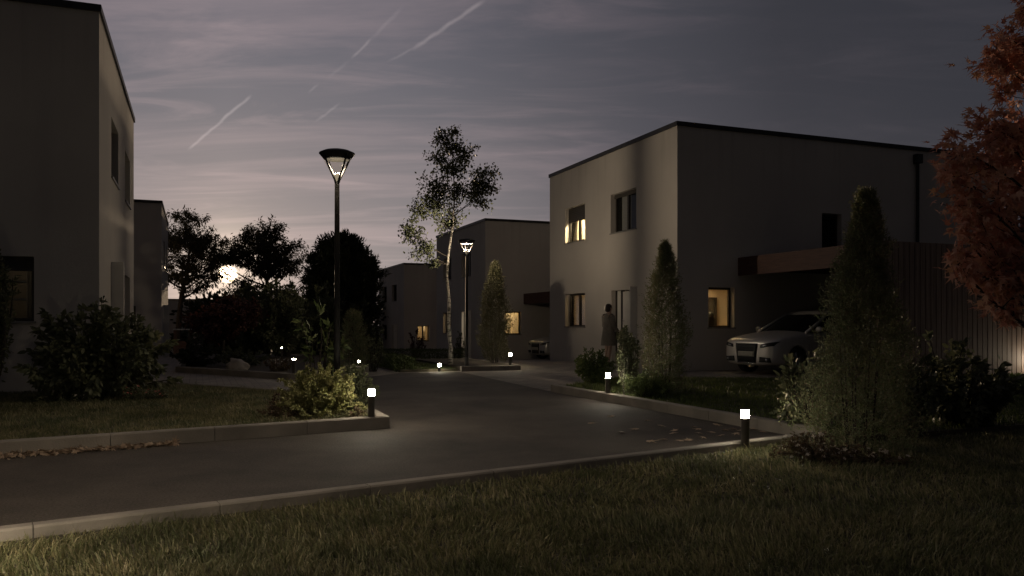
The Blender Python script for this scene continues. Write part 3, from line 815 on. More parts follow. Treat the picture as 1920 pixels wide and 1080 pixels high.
def envelope(n, ctr, rx, ry, rz, cr, seed, shape=None, inner=0.25):
    rg = np.random.default_rng(seed); out = []
    tries = 0
    while len(out) < n and tries < 6000:
        tries += 1
        d = rg.normal(0, 1, 3); d /= np.linalg.norm(d); q = d * (inner + (1 - inner) * rg.random() ** 0.5)
        if shape and not shape(q): continue
        p = np.array([ctr[0] + q[0] * rx, ctr[1] + q[1] * ry, ctr[2] + q[2] * rz])
        if all(np.linalg.norm(p - o[0]) > cr * 0.85 for o in out): out.append((p, cr * rg.uniform(0.75, 1.2)))
    return out


# ------------------------------------------------------------------ houses
HT = 6.34
FW = 8.0            # facade length along the street
FD = 11.5           # depth away from it


def cells(L, H, holes):
    us = sorted({0.0, L, *[h[0] for h in holes], *[h[1] for h in holes]})
    ws = sorted({-0.35, H, *[h[2] for h in holes], *[h[3] for h in holes]})
    for i in range(len(us) - 1):
        for j in range(len(ws) - 1):
            cu = (us[i] + us[i + 1]) / 2; cw = (ws[j] + ws[j + 1]) / 2
            if any(h[0] < cu < h[1] and h[2] < cw < h[3] for h in holes): continue
            yield us[i], us[i + 1], ws[j], ws[j + 1]


FACADE = {'upper_a': (2.07, 3.57, 3.90, 5.05), 'upper_b': (5.27, 6.73, 3.90, 5.05), 'low': (5.27, 6.73, 1.12, 2.2), 'door': (2.12, 3.52, 0.02, 2.2)}
SIDE = {'low': (0.95, 1.76, 1.12, 2.18), 'upper': (4.7, 5.4, 3.15, 4.3)}


def window(root, T, hole, depth, lit=None, shutter=0.0, mull=True, curt=None, room_d=1.6, extra=None, reach=0.5):
    """T(a, d, z): a along the wall, d into the house, z up"""
    a0, a1, z0, z1 = hole
    fr = MB(); fw = 0.055
    def bx(mb, p0, p1, d0, d1, w0, w1):
        P = [T(p0, d0, w0), T(p1, d1, w1)]
        mb.box(P[0][0], P[1][0], P[0][1], P[1][1], w0, w1)
    d0, d1 = depth, depth + 0.06
    bx(fr, a0, a0 + fw, d0, d1, z0, z1); bx(fr, a1 - fw, a1, d0, d1, z0, z1)
    bx(fr, a0 + fw, a1 - fw, d0, d1, z0, z0 + fw); bx(fr, a0 + fw, a1 - fw, d0, d1, z1 - fw, z1)
    if mull:
        am = (a0 + a1) / 2
        bx(fr, am - 0.045, am + 0.045, d0 - 0.004, d1, z0 + fw, z1 - fw)
    f = fr.build('window', M['frame'], root)
    gl = MB(); bx(gl, a0 + fw, a1 - fw, d0 + 0.025, d0 + 0.031, z0 + fw, z1 - fw); gl.build('pane', M['glass'], f)
    if shutter > 0:
        sh = MB(); n = max(3, int((z1 - z0) * shutter / 0.055)); st = (z1 - z0) * shutter / n
        for i in range(n):
            zt = z1 - i * st
            bx(sh, a0 + 0.01, a1 - 0.01, d0 - 0.05, d0 - 0.03, zt - st + 0.006, zt)
        bx(sh, a0 + 0.012, a1 - 0.012, d0 - 0.031, d0 - 0.022, z1 - (z1 - z0) * shutter, z1)
        sh.build('roller_shutter', M['shutter'], f)
    si = MB(); bx(si, a0 - 0.03, a1 + 0.03, -0.035, depth - 0.003, z0 - 0.03, z0 + 0.004); si.build('sill', M['sill'], f)
    # what lies behind the pane
    rm = MB(); x0, x1, w0, w1 = a0 - 0.5, a1 + reach, z0 - 0.7, z1 + 0.3
    da, db = depth + 0.08, depth + room_d
    def q(*p): rm.quad(*[T(*k) for k in p])
    q((x0, db, w0), (x1, db, w0), (x1, db, w1), (x0, db, w1))
    q((x0, da, w0), (x0, db, w0), (x0, db, w1), (x0, da, w1)); q((x1, da, w0), (x1, db, w0), (x1, db, w1), (x1, da, w1))
    q((x0, da, w0), (x1, da, w0), (x1, db, w0), (x0, db, w0)); q((x0, da, w1), (x1, da, w1), (x1, db, w1), (x0, db, w1))
    for e in ((x0, a0, w0, w1), (a1, x1, w0, w1), (a0, a1, w0, z0), (a0, a1, z1, w1)):
        q((e[0], da, e[2]), (e[1], da, e[2]), (e[1], da, e[3]), (e[0], da, e[3]))
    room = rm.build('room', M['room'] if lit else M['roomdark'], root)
    if lit:
        lm = MB(); c = (a0 + a1) / 2; bx(lm, c - 0.18, c + 0.18, da + 0.5, da + 0.8, w1 - 0.06, w1 - 0.02); lm.build('ceiling_lamp', M[lit], room)
    if curt:
        cu = MB()
        for (c0, c1) in curt:
            n = 14; vs = []; fs = []
            for i in range(n + 1):
                a = a0 + (a1 - a0) * (c0 + (c1 - c0) * i / n); dd = da + 0.07 + 0.022 * math.sin(i * 2.2)
                vs += [T(a, dd, z0 - 0.3), T(a, dd, z1 + 0.1)]
            for i in range(n): fs.append((2 * i, 2 * i + 2, 2 * i + 3, 2 * i + 1))
            cu.add(vs, fs)
        cu.build('curtain', M['curtain'], room)
    if extra: extra(room, T, hole, da, db, bx)
    return f


def shelf_extra(room, T, hole, da, db, bx):
    a0, a1, z0, z1 = hole; sh = MB()
    for z in (z0 + 0.03, z0 + 0.36, z0 + 0.66): bx(sh, a0 - 0.2, a1 - 0.15, da + 0.35, da + 0.62, z, z + 0.03)
    for a in (a0 - 0.23, a1 - 0.15): bx(sh, a, a + 0.03, da + 0.35, da + 0.62, z0 - 0.5, z1 + 0.1)
    sh.build('shelf', M['white'], room)


def door_extra(room, T, hole, da, db, bx):
    """inner doorway, a dark chair back and ceiling slats seen through the lit side window"""
    a0, a1, z0, z1 = hole; b = MB()
    for i in range(7): bx(b, a0 - 0.4, a1 + 0.4, da + 0.15 + i * 0.17, da + 0.2 + i * 0.17, z1 + 0.16, z1 + 0.22)
    b.build('ceiling_slats', M['tablewood'], room)
    d = MB(); bx(d, a0 + 1.13, a0 + 1.2, db - 0.07, db - 0.02, z0 - 0.6, z1 - 0.22); bx(d, a0 + 0.6, a0 + 0.66, db - 0.07, db - 0.02, z0 - 0.6, z1 - 0.22)
    bx(d, a0 + 0.66, a0 + 1.13, db - 0.07, db - 0.02, z1 - 0.29, z1 - 0.22)
    d.build('inner_door_frame', M['frame'], room)
    d = MB(); bx(d, a0 + 0.662, a0 + 1.128, db - 0.04, db - 0.015, z0 - 0.6, z1 - 0.292); d.build('inner_door', M['shutter'], room)
    c = MB(); P = T(a0 + 0.55, da + 0.42, z0 + 0.2); c.sphere(P, 0.12, 14, 10, (1, 1, 2.0)); c.build('chair_back', M['bag'], room, True)


def house(name, label, corner, sx, zb, style, group=None):
    r = empty(name, (corner[0], corner[1], zb), ROTZ, label, 'house', group)
    wl = MB(); dp = 0.17
    fac = {k: v for k, v in FACADE.items()}
    sd = {k: v for k, v in SIDE.items()}

    def TF(a, d, z): return (sx * d, a, z)       # facade: along y, into the house along x
    def TS(a, d, z): return (sx * a, d, z)       # side facing the camera: along x, into the house along y
    for T, L, holes in ((TF, FW, fac), (TS, FD, sd)):
        for a, b, c, e in cells(L, HT, list(holes.values())):
            wl.quad(T(a, 0, c), T(b, 0, c), T(b, 0, e), T(a, 0, e))
        for a0, a1, z0, z1 in holes.values():
            d = dp + 0.09
            wl.quad(T(a0, 0, z0), T(a0, d, z0), T(a0, d, z1), T(a0, 0, z1)); wl.quad(T(a1, 0, z0), T(a1, d, z0), T(a1, d, z1), T(a1, 0, z1))
            wl.quad(T(a0, 0, z0), T(a1, 0, z0), T(a1, d, z0), T(a0, d, z0)); wl.quad(T(a0, 0, z1), T(a1, 0, z1), T(a1, d, z1), T(a0, d, z1))
    wl.quad((0, FW, -0.35), (sx * FD, FW, -0.35), (sx * FD, FW, HT), (0, FW, HT))
    wl.quad((sx * FD, 0, -0.35), (sx * FD, FW, -0.35), (sx * FD, FW, HT), (sx * FD, 0, HT))
    wl.build('wall', M['stucco'], r)
    rf = MB(); o = 0.035
    rf.box(-sx * o, sx * (FD + o), -o, FW + o, HT - 0.03, HT + 0.085)
    rf.build('roof', M['coping'], r)
    st = style
    window(r, TF, fac['upper_a'], dp, **st.get('upper_a', {}))
    window(r, TF, fac['upper_b'], dp, **st.get('upper_b', {}))
    window(r, TF, fac['low'], dp, **st.get('low', {}))
    window(r, TS, sd['low'], dp, **st.get('side', {}))
    window(r, TS, sd['upper'], dp, mull=False, **st.get('side_upper', {}))
    # entrance: white leaf, narrow light beside it
    a0, a1, z0, z1 = fac['door']
    d = MB(); P = TF(a0 + 0.03, dp - 0.02, 0); Q = TF(a0 + 0.98, dp + 0.04, 0); d.box(P[0], Q[0], P[1], Q[1], z0, z1 - 0.04)
    for zz in (0.35, 1.0, 1.62):
        P = TF(a0 + 0.16, dp - 0.028, 0); Q = TF(a0 + 0.84, dp - 0.02, 0); d.box(P[0], Q[0], P[1], Q[1], zz, zz + 0.42)
    dd = d.build('door', M['white'], r)
    h = MB(); P = TF(a0 + 0.88, dp - 0.09, 0); h.tube([(P[0], P[1], 0.75), (P[0], P[1], 1.35)], 0.014, 8)
    for zz in (0.8, 1.3):
        Q = TF(a0 + 0.88, dp - 0.021, 0); h.tube([(P[0], P[1], zz), (Q[0], Q[1], zz)], 0.009, 6)
    h.build('handle', M['chrome'], dd)
    f = MB(); P = TF(a0 + 0.99, dp - 0.03, 0); Q = TF(a0 + 1.08, dp + 0.05, 0); f.box(P[0], Q[0], P[1], Q[1], z0, z1)
    P = TF(a1 - 0.05, dp - 0.03, 0); Q = TF(a1, dp + 0.05, 0); f.box(P[0], Q[0], P[1], Q[1], z0, z1)
    f.build('door_frame', M['frame'], r)
    s = MB(); P = TF(a0 + 1.085, dp, 0); Q = TF(a1 - 0.055, dp + 0.01, 0); s.box(P[0], Q[0], P[1], Q[1], z0, z1)
    s.build('side_light', M['lamp_sl'] if st.get('lit_door') else M['white'], r)
    pn = MB(); P = TF(a0 - 0.10, -0.22, 0); Q = TF(a0 - 0.03, -0.002, 0); pn.box(P[0], Q[0], P[1], Q[1], -0.1, 2.26)
    pn.build('entrance_screen', M['white'], r)
    if st.get('pipe', True):
        p = MB(); x = sx * 8.19
        p.tube([(x, -0.07, 0.0), (x, -0.07, HT - 0.42)], 0.045, 10)
        p.box(x - 0.11, x + 0.11, -0.16, -0.005, HT - 0.42, HT - 0.16)
        p.build('downpipe', M['coping'], r)
    return r


M['lamp_sl'] = emit_mat('side_light_glow', (1.0, 0.86, 0.64), 1.1)


def carport(label, corner, zb, sx=1, dist=4.8, full=True):
    r = empty('carport', (corner[0], corner[1], zb), ROTZ, label, 'carport', 'wooden carports beside the houses')
    x0 = 1.87; z0, z1 = 2.49, 2.97; ln = dist; w = 6.2
    X0, X1 = sx * x0, sx * (x0 + w)
    f = MB()
    f.box(X0, X0 + sx * 0.04, -ln, -0.012, z0, z1)
    f.build('fascia', M['wood_fascia'], r)
    t = MB(); t.box(X0 + sx * 0.042, X1, -ln + 0.045, -0.012, z1 - 0.2, z1 - 0.03); t.build('roof', M['coping'], r)
    b = MB()
    for i in range(6):
        y = -ln + 0.5 + i * (ln - 0.8) / 5
        b.box(X0 + sx * 0.05, X1 - sx * 0.05, y, y + 0.06, z1 - 0.38, z1 - 0.203)
    b.build('beam', M['wood_fascia'], r)
    s = MB(); n = int(w / 0.155)
    for i in range(n):
        xa = x0 + i * w / n
        s.box(sx * xa, sx * (xa + w / n - 0.022), -ln - 0.025, -ln + 0.003, 0.02, z1)
    s.build('slat_wall', M['wood_slat'], r)
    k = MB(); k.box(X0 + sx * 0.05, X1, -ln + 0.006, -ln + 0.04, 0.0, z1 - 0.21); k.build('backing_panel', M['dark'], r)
    p = MB(); p.box(X0 + sx * 0.05, X0 + sx * 0.17, -ln + 0.05, -ln + 0.17, -0.1, z0 + 0.1); p.build('post', M['wood_fascia'], r)
    q = MB(); q.box(X1, X1 + sx * 0.1, -ln, -0.012, 0.0, z1); q.build('rear_wall', M['wood_slat'], r)
    return r


R1C = (4.245, 20.65); R2C = (-1.21, 36.6); R3C = (-7.3, 54.3); L1C = (-6.92, 13.48); L2C = (X(303, 32.4), 32.4)
HG = 'white flat roofed houses along the street'
house('white_house', 'large pale flat roofed house right of the road with a person at its door', R1C, 1, 0.0, {
    'upper_b': dict(lit='lamp_bright', reach=0.12, room_d=1.1, shutter=0.42),
    'upper_a': dict(shutter=0.10, curt=[(0.02, 0.22), (0.56, 0.9)]),
    'low': dict(lit='lamp_dim', curt=[(0.03, 0.2), (0.46, 0.66)]),
    'side': dict(lit='lamp_warm', mull=False, extra=door_extra, room_d=1.2, reach=1.4)}, HG)
house('white_house', 'middle distance pale house behind the birch with a lit orange window', R2C, 1, -0.42, {
    'low': dict(lit='lamp_dim', curt=[(0.3, 0.6)]), 'side': dict(lit='lamp_warm', mull=False, curt=[(0.0, 0.55), (0.6, 1.0)]), 'lit_door': True}, HG)
house('white_house', 'farthest and smallest pale house, seen between the dark round tree and the birch', R3C, 1, -1.13, {
    'side': dict(lit='lamp_dim', extra=shelf_extra, mull=True), 'pipe': False}, HG)
house('white_house', 'nearest house filling the left edge of the photo behind the dark bush', L1C, -1, 0.15, {
    'side': dict(mull=False, shutter=0.2, extra=shelf_extra, curt=[(0.0, 0.25)], lit='lamp_faint'), 'low': dict(curt=[(0.1, 0.4)])} if False else {
    'side': dict(mull=False, shutter=0.22, extra=shelf_extra, curt=[(-0.02, 0.2)], lit='lamp_faint'), 'low': dict(curt=[(0.1, 0.4)])}, HG)
house('white_house', 'narrow sliver of a house behind the nearest left house, beside the gap in the trees', L2C, -1, -0.26, {'pipe': False}, HG)
carport('carport with dark red fascia and slatted side wall over the silver car', R1C, 0.0)
carport('small dark carport beside the house behind the birch', R2C, -0.38)

# low far building beyond the left trees
fb = empty('garage', (X(345, 66), 66, -1.6), ROTZ, 'low grey flat building glimpsed at far left under the tree crown', 'garage')
b = MB(); b.box(-4, 4.5, 0, 6, -0.3, 4.7); b.build('wall', M['stucco'], fb)
b = MB(); b.box(-4.05, 4.55, -0.05, 6.05, 4.702, 4.8); b.build('roof', M['coping'], fb)


# ------------------------------------------------------------------ lamps
def street_lamp(label, loc, rz, power, down):
    r = empty('street_lamp', loc, rz, label, 'street lamp', 'black post top street lamps')
    H = 3.3
    p = MB(); p.lathe([(0.10, -0.12), (0.10, 0.012), (0.052, 0.02), (0.046, 0.5), (0.040, 0.52), (0.030, H - 0.42), (0.026, H - 0.40)], 16); p.build('pole', M['pole'], r, False)
    a = MB()
    for k in range(4):
        w = math.pi / 2 * k + 0.35; c, s = math.cos(w), math.sin(w)
        pts = [(0.018, H - 0.44), (0.035, H - 0.38), (0.085, H - 0.29), (0.145, H - 0.19), (0.185, H - 0.11), (0.206, H - 0.05)]
        a.tube([(q * c, q * s, z) for q, z in pts], [0.013, 0.014, 0.015, 0.014, 0.013, 0.012], 6)
    a.build('arm', M['pole'], r, True)
    c = MB(); c.lathe([(0.150, H - 0.125), (0.165, H - 0.123), (0.226, H - 0.050), (0.222, H - 0.040), (0.16, H - 0.012), (0.09, H + 0.004), (0.005, H + 0.010)], 32); c.build('cap', M['pole'], r, False)
    d = MB(); d.lathe([(0.004, H - 0.131), (0.149, H - 0.128), (0.149, H - 0.1255)], 24); d.build('diffuser', M['diffuser'], r)
    e = MB(); e.lathe([(0.020, H - 0.40), (0.034, H - 0.36), (0.048, H - 0.325), (0.052, H - 0.315), (0.046, H - 0.322), (0.028, H - 0.34), (0.004, H - 0.345)], 16); e.build('light_source_cup', M['cone'], r, True)  # faintly glowing opaque cup, added to block lamp_up below its rim
    gb = MB(); gb.lathe([(0.026, H - 0.40), (0.07, H - 0.31), (0.13, H - 0.21), (0.17, H - 0.13)], 24, cap=False); gb.build('glass_bowl', M['bowl'], r, True)
    for nm, z, rad, pw, ty in (('lamp_up', H - 0.30, 0.018, power, 'POINT'), ('lamp_down', H - 0.16, 0.13, down, 'SPOT')):
        l = bpy.data.lights.new(nm, ty); l.energy = pw
        if ty == 'SPOT': l.spot_size = R(159); l.spot_blend = 0.6
        l.name = nm; l.color = (1.0, 0.84, 0.65); l.shadow_soft_size = rad
        o = bpy.data.objects.new(nm, l); COL.objects.link(o); o.parent = r; o.location = (0, 0, z)
    return r


street_lamp('tall near street lamp rising in front of the dark round tree', (X(632, 10.2), 10.2, 0.14), 0.5, 0.8, 230)
street_lamp('smaller far street lamp standing beside the birch trunk', (X(875, 20.85), 20.85, 0.12), 0.33 - 0.35, 300, 80)
street_lamp('street lamp standing just outside the left edge of the photo by the road', (-3.5, 3.35, 0.03), 0.3, 1, 480)


def bollard(label, loc, h=0.37, mat='lens', rad=0.040, lh=0.078):
    r = empty('bollard_light', loc, 0, label, 'bollard light', 'low bollard lights along the kerbs')
    p = MB(); p.lathe([(rad * 1.15, -0.02), (rad * 1.15, 0.006), (rad, 0.008), (rad, h - lh - 0.015), (rad * 0.9, h - lh - 0.01)], 20); p.build('post', M['post'], r)
    l = MB(); l.lathe([(rad * 0.94, h - lh - 0.008), (rad * 0.94, h - 0.012)], 20); l.build('lens', M[mat], r)
    c = MB(); c.lathe([(rad, h - 0.011), (rad, h - 0.003), (rad * 0.8, h)], 20); c.build('cap', M['post'], r)
    return r


bollard('nearest bollard light, in the foreground grass at the kerb right of centre', (2.25, 7.76, 0.03), 0.39)
bollard('bollard light on the kerb corner beside the pale olive bush', (-1.655, 9.47, 0.105), 0.375)
bollard('bollard light in front of the thin leafy shrub at the right kerb', (X(1140, 12.75), 12.75, 0.085), 0.375)
bollard('bollard light at the right end of the island with the far street lamp', (X(957, 21.2), 21.2, 0.12), 0.34, 'lens_far', 0.038, 0.08)
bollard('dim bollard light at the corner of the raised bed with the rock', (X(551, 15.95), 15.95, 0.22), 0.33, 'lens_far', 0.036, 0.022)
bollard('bollard light at the left edge of the road behind the dark shrub', (X(673, 18.75), 18.75, 0.0), 0.38, 'lens_far', 0.028, 0.05)
bollard('short round bollard light in the strip of lawn left of the birch', (X(824, 20.35), 20.35, 0.03), 0.19, 'lens_far', 0.04, 0.07)
bollard('faint tiny bollard light deep among the dark shrubs left of the tall street lamp', (X(528, 23), 23, 0.235), 0.32, 'lens_far', 0.024, 0.03)
bollard('tiny low light on the paving beside the dark clipped hedge', (X(738, 22.6), 22.6, -0.0), 0.1, 'lens_far', 0.03)
bollard('bollard light by the slatted wall at the right edge behind the maple', (X(1962, 18.35), 18.35, 0.085), 0.37, 'lens_wall')

bollard('bollard light on the near lawn just past the lower left corner of the photo', (X(-215, 3.55), 3.55, 0.03), 0.37, 'lens_wall')


# ------------------------------------------------------------------ car
def build_car(label, loc, rz, cat='car'):
    r = empty('parked_car', loc, rz, label, cat, 'cars parked under the carports')
    # x forward, y left
    st = [(1.985, 0.28, 0.56, 0.665, 0.012), (1.96, 0.225, 0.72, 0.735, 0.02), (1.88, 0.20, 0.80, 0.79, 0.03), (1.62, 0.19, 0.85, 0.845, 0.04), (1.2, 0.19, 0.872, 0.895, 0.05), (0.82, 0.19, 0.875, 0.94, 0.045),
          (0.0, 0.19, 0.872, 0.955, 0.0), (-0.9, 0.19, 0.872, 0.975, 0.0), (-1.5, 0.20, 0.86, 0.985, 0.0), (-1.82, 0.24, 0.81, 0.975, 0.0), (-1.95, 0.30, 0.72, 0.93, 0.0), (-1.985, 0.36, 0.60, 0.80, 0.0)]
    vs = []; fs = []
    for x, zb, ym, zt, cr in st:
        zm = zb + (zt - zb) * 0.52
        half = [(0, zb), (ym * 0.9, zb), (ym * 0.985, zb + 0.10), (ym, zm), (ym * 0.975, zt - 0.10 * (zt - zb)), (ym * 0.90, zt - 0.004), (ym * 0.5, zt + cr * 0.8), (0, zt + cr)]
        ring = [(x, y, z) for y, z in half] + [(x, -y, z) for y, z in half[-2:0:-1]]
        vs += ring
    n = 14
    for i in range(len(st) - 1):
        for k in range(n): fs.append((i * n + k, i * n + (k + 1) % n, (i + 1) * n + (k + 1) % n, (i + 1) * n + k))
    fs.append(tuple(range(n))); m0 = (len(st) - 1) * n; fs.append(tuple(range(m0, m0 + n)))
    body = MB().add(vs, fs).build('body', M['paint'], r)
    s = body.modifiers.new('s', 'SUBSURF'); s.levels = 3; s.render_levels = 3
    cut = MB()
    for xx in (1.22, -1.24):
        for sy in (1, -1):
            pts = [(xx, sy * 0.60, 0.31), (xx, sy * 1.2, 0.31)]
            cut.tube(pts, 0.345, 28)
    co = cut.build('cutter', None)
    bo = body.modifiers.new('b', 'BOOLEAN'); bo.object = co; bo.operation = 'DIFFERENCE'; bo.solver = 'EXACT'
    co.parent = r
    bpy.context.view_layer.update()
    dg = bpy.context.evaluated_depsgraph_get()
    me = bpy.data.meshes.new_from_object(body.evaluated_get(dg))
    body.modifiers.clear(); body.data = me
    me.polygons.foreach_set('use_smooth', [True] * len(me.polygons))
    if not me.materials: me.materials.append(M['paint'])
    for i in range(len(me.materials)): me.materials[i] = M['paint']
    bpy.data.objects.remove(co)
    bvh = BVHTree.FromPolygons([v.co for v in me.vertices], [p.vertices for p in me.polygons])
    # cabin
    def ring(xf, xr, w, z, cf, cr_):
        pts = []
        for t in np.linspace(-1, 1, 7): pts.append((xf + cf * (1 - t * t), w * t, z))
        for t in np.linspace(0.12, 0.88, 7): pts.append((xf + (xr - xf) * t, w * (1 + 0.035 * math.sin(math.pi * t)), z + 0.02 * math.sin(math.pi * t) * 0))
        for t in np.linspace(1, -1, 7): pts.append((xr - cr_ * (1 - t * t), w * t, z))
        for t in np.linspace(0.88, 0.12, 7): pts.append((xf + (xr - xf) * t, -w * (1 + 0.035 * math.sin(math.pi * t)), z))
        return pts
    rings = [ring(0.84, -1.78, 0.775, 0.93, 0.12, 0.1), ring(0.42, -1.66, 0.71, 1.15, 0.10, 0.09), ring(0.10, -1.50, 0.635, 1.32, 0.08, 0.07), ring(-0.06, -1.38, 0.585, 1.385, 0.06, 0.05)]
    nn = len(rings[0]); gv = [p for q in rings for p in q]; gf = []
    for i in range(len(rings) - 1):
        for k in range(nn): gf.append((i * nn + k, i * nn + (k + 1) % nn, (i + 1) * nn + (k + 1) % nn, (i + 1) * nn + k))
    MB().add(gv, gf).build('window', M['carglass'], r, True)
    rt = [ring(0.08, -1.52, 0.635, 1.335, 0.08, 0.10), ring(0.0, -1.46, 0.615, 1.385, 0.08, 0.09), ring(-0.12, -1.36, 0.52, 1.42, 0.06, 0.06), ring(-0.4, -1.1, 0.25, 1.435, 0.02, 0.02)]
    gv = [p for q in rt for p in q]; gf = []
    for i in range(3):
        for k in range(nn): gf.append((i * nn + k, i * nn + (k + 1) % nn, (i + 1) * nn + (k + 1) % nn, (i + 1) * nn + k))
    gf.append(tuple(range(3 * nn, 4 * nn)))
    MB().add(gv, gf).build('roof', M['paint'], r, True)
    pl = MB()
    for sy in (1, -1):
        pl.tube([(0.90, sy * 0.765, 0.925), (0.42, sy * 0.712, 1.155), (0.10, sy * 0.64, 1.325), (-0.1, sy * 0.61, 1.36)], [0.036, 0.031, 0.029, 0.03], 8)
        pl.tube([(-1.40, sy * 0.80, 0.95), (-1.40, sy * 0.735, 1.15), (-1.25, sy * 0.645, 1.33)], [0.15, 0.10, 0.05], 8)
        pl.tube([(-0.1, sy * 0.61, 1.36), (-0.7, sy * 0.63, 1.368), (-1.3, sy * 0.61, 1.345)], 0.03, 8)
    pl.build('pillar', M['paint'], r, True)

    def patch(name, mat, ol, parent=r, off=0.010, nu=10, nv=5):
        """four-corner patch in (y, z), laid on the nose"""
        (a, b, c, d) = [Vector((0, p[0], p[1])) for p in ol]; vs = []; fs = []
        for j in range(nv + 1):
            for i in range(nu + 1):
                u, v = i / nu, j / nv
                q = (a * (1 - u) + b * u) * (1 - v) + (d * (1 - u) + c * u) * v
                h = bvh.ray_cast(Vector((4, q.y, q.z)), Vector((-1, 0, 0)))[0]
                xx = h.x if h is not None else 1.8
                vs.append((xx + off, q.y, q.z))
        for j in range(nv):
            for i in range(nu):
                k = j * (nu + 1) + i; fs.append((k, k + 1, k + nu + 2, k + nu + 1))
        o = MB().add(vs, fs).build(name, mat, parent, True)
        md = o.modifiers.new('t', 'SOLIDIFY'); md.thickness = 0.016; md.offset = 0
        return o
    gr = patch('grille', M['black_plastic'], [(-0.29, 0.27), (0.29, 0.27), (0.35, 0.69), (-0.35, 0.69)])
    patch('grille_trim', M['chrome'], [(-0.31, 0.258), (0.31, 0.258), (0.31, 0.272), (-0.31, 0.272)], gr, 0.013)
    patch('number_plate', M['plate'], [(-0.26, 0.405), (0.26, 0.405), (0.26, 0.515), (-0.26, 0.515)], r, 0.026)
    for sy in (1, -1):
        hl = patch('headlight', M['black_plastic'], [(sy * 0.44, 0.60), (sy * 0.765, 0.645), (sy * 0.80, 0.735), (sy * 0.45, 0.675)], r, 0.009)
        patch('headlight_glass', M['chrome'], [(sy * 0.48, 0.622), (sy * 0.62, 0.645), (sy * 0.62, 0.675), (sy * 0.49, 0.65)], hl, 0.02, 4, 2)
        it = patch('intake', M['black_plastic'], [(sy * 0.40, 0.29), (sy * 0.72, 0.29), (sy * 0.71, 0.39), (sy * 0.42, 0.405)], r, 0.008)
        fg = MB(); hx = bvh.ray_cast(Vector((4, sy * 0.62, 0.34)), Vector((-1, 0, 0)))[0]
        fg.sphere(((hx.x if hx else 1.85) + 0.012, sy * 0.62, 0.34), 0.036, 10, 6, (0.5, 1, 1)); fg.build('fog_lamp', M['chrome'], it, True)
        mi = MB(); mi.sphere((0.68, sy * 0.955, 1.0), 0.075, 12, 8, (0.75, 1.25, 0.85)); mi.tube([(0.66, sy * 0.83, 0.955), (0.68, sy * 0.92, 0.985)], 0.02, 6)
        mi.build('wing_mirror', M['paint'], r, True)
        dh = MB(); dh.tube([(-0.42, sy * 0.868, 0.83), (-0.36, sy * 0.892, 0.835), (-0.24, sy * 0.892, 0.835), (-0.18, sy * 0.868, 0.83)], 0.011, 6); dh.build('door_handle', M['chrome'], r, True)
        for xx in (1.22, -1.24):
            ty = MB(); c0 = (xx, 0, 0)
            prof = [(0.205, -0.09), (0.285, -0.105), (0.308, -0.085), (0.312, 0), (0.308, 0.085), (0.285, 0.105), (0.205, 0.09)]
            def lat(mb, prof):
                k = 28; vs = []; fs = []
                for rr, yy in prof:
                    for q in range(k):
                        w = 2 * math.pi * q / k; vs.append((xx + rr * math.cos(w), sy * 0.745 + yy, 0.312 + rr * math.sin(w)))
                for i in range(len(prof) - 1):
                    for q in range(k): fs.append((i * k + q, i * k + (q + 1) % k, (i + 1) * k + (q + 1) % k, (i + 1) * k + q))
                return mb.add(vs, fs)
            wh = empty('wheel', (0, 0, 0)); wh.parent = r
            lat(ty, prof).build('tyre', M['rubber'], wh, True)
            rm = MB(); lat(rm, [(0.20, -0.08), (0.205, 0.08)])
            for q in range(5):
                w = 2 * math.pi * q / 5
                rm.tube([(xx, sy * 0.80, 0.312), (xx + 0.2 * math.cos(w), sy * 0.815, 0.312 + 0.2 * math.sin(w))], [0.045, 0.026], 6)
            rm.build('rim', M['rim'], wh, True)
    return r


CAR_N = Vector((6.12, 18.6)); hd = math.atan2(-0.456, -0.89)
cc = CAR_N + Vector((-0.456, 0.89)) * 0.87 + Vector((0.89, 0.456)) * 1.95
car = build_car('silver hatchback parked under the carport of the large right house', (cc.x, cc.y, 0.006), hd)
car.scale = (1.03, 1.03, 1.085)
c2 = copy_tree(car)
c2['label'] = 'second pale car, mostly hidden behind the corner of the large right house'
off = Vector((R2C[0] - R1C[0], R2C[1] - R1C[1], 0))
c2.location = (cc.x + off.x + 0.85, cc.y + off.y + 0.3, zg(cc.y + off.y) + 0.01)


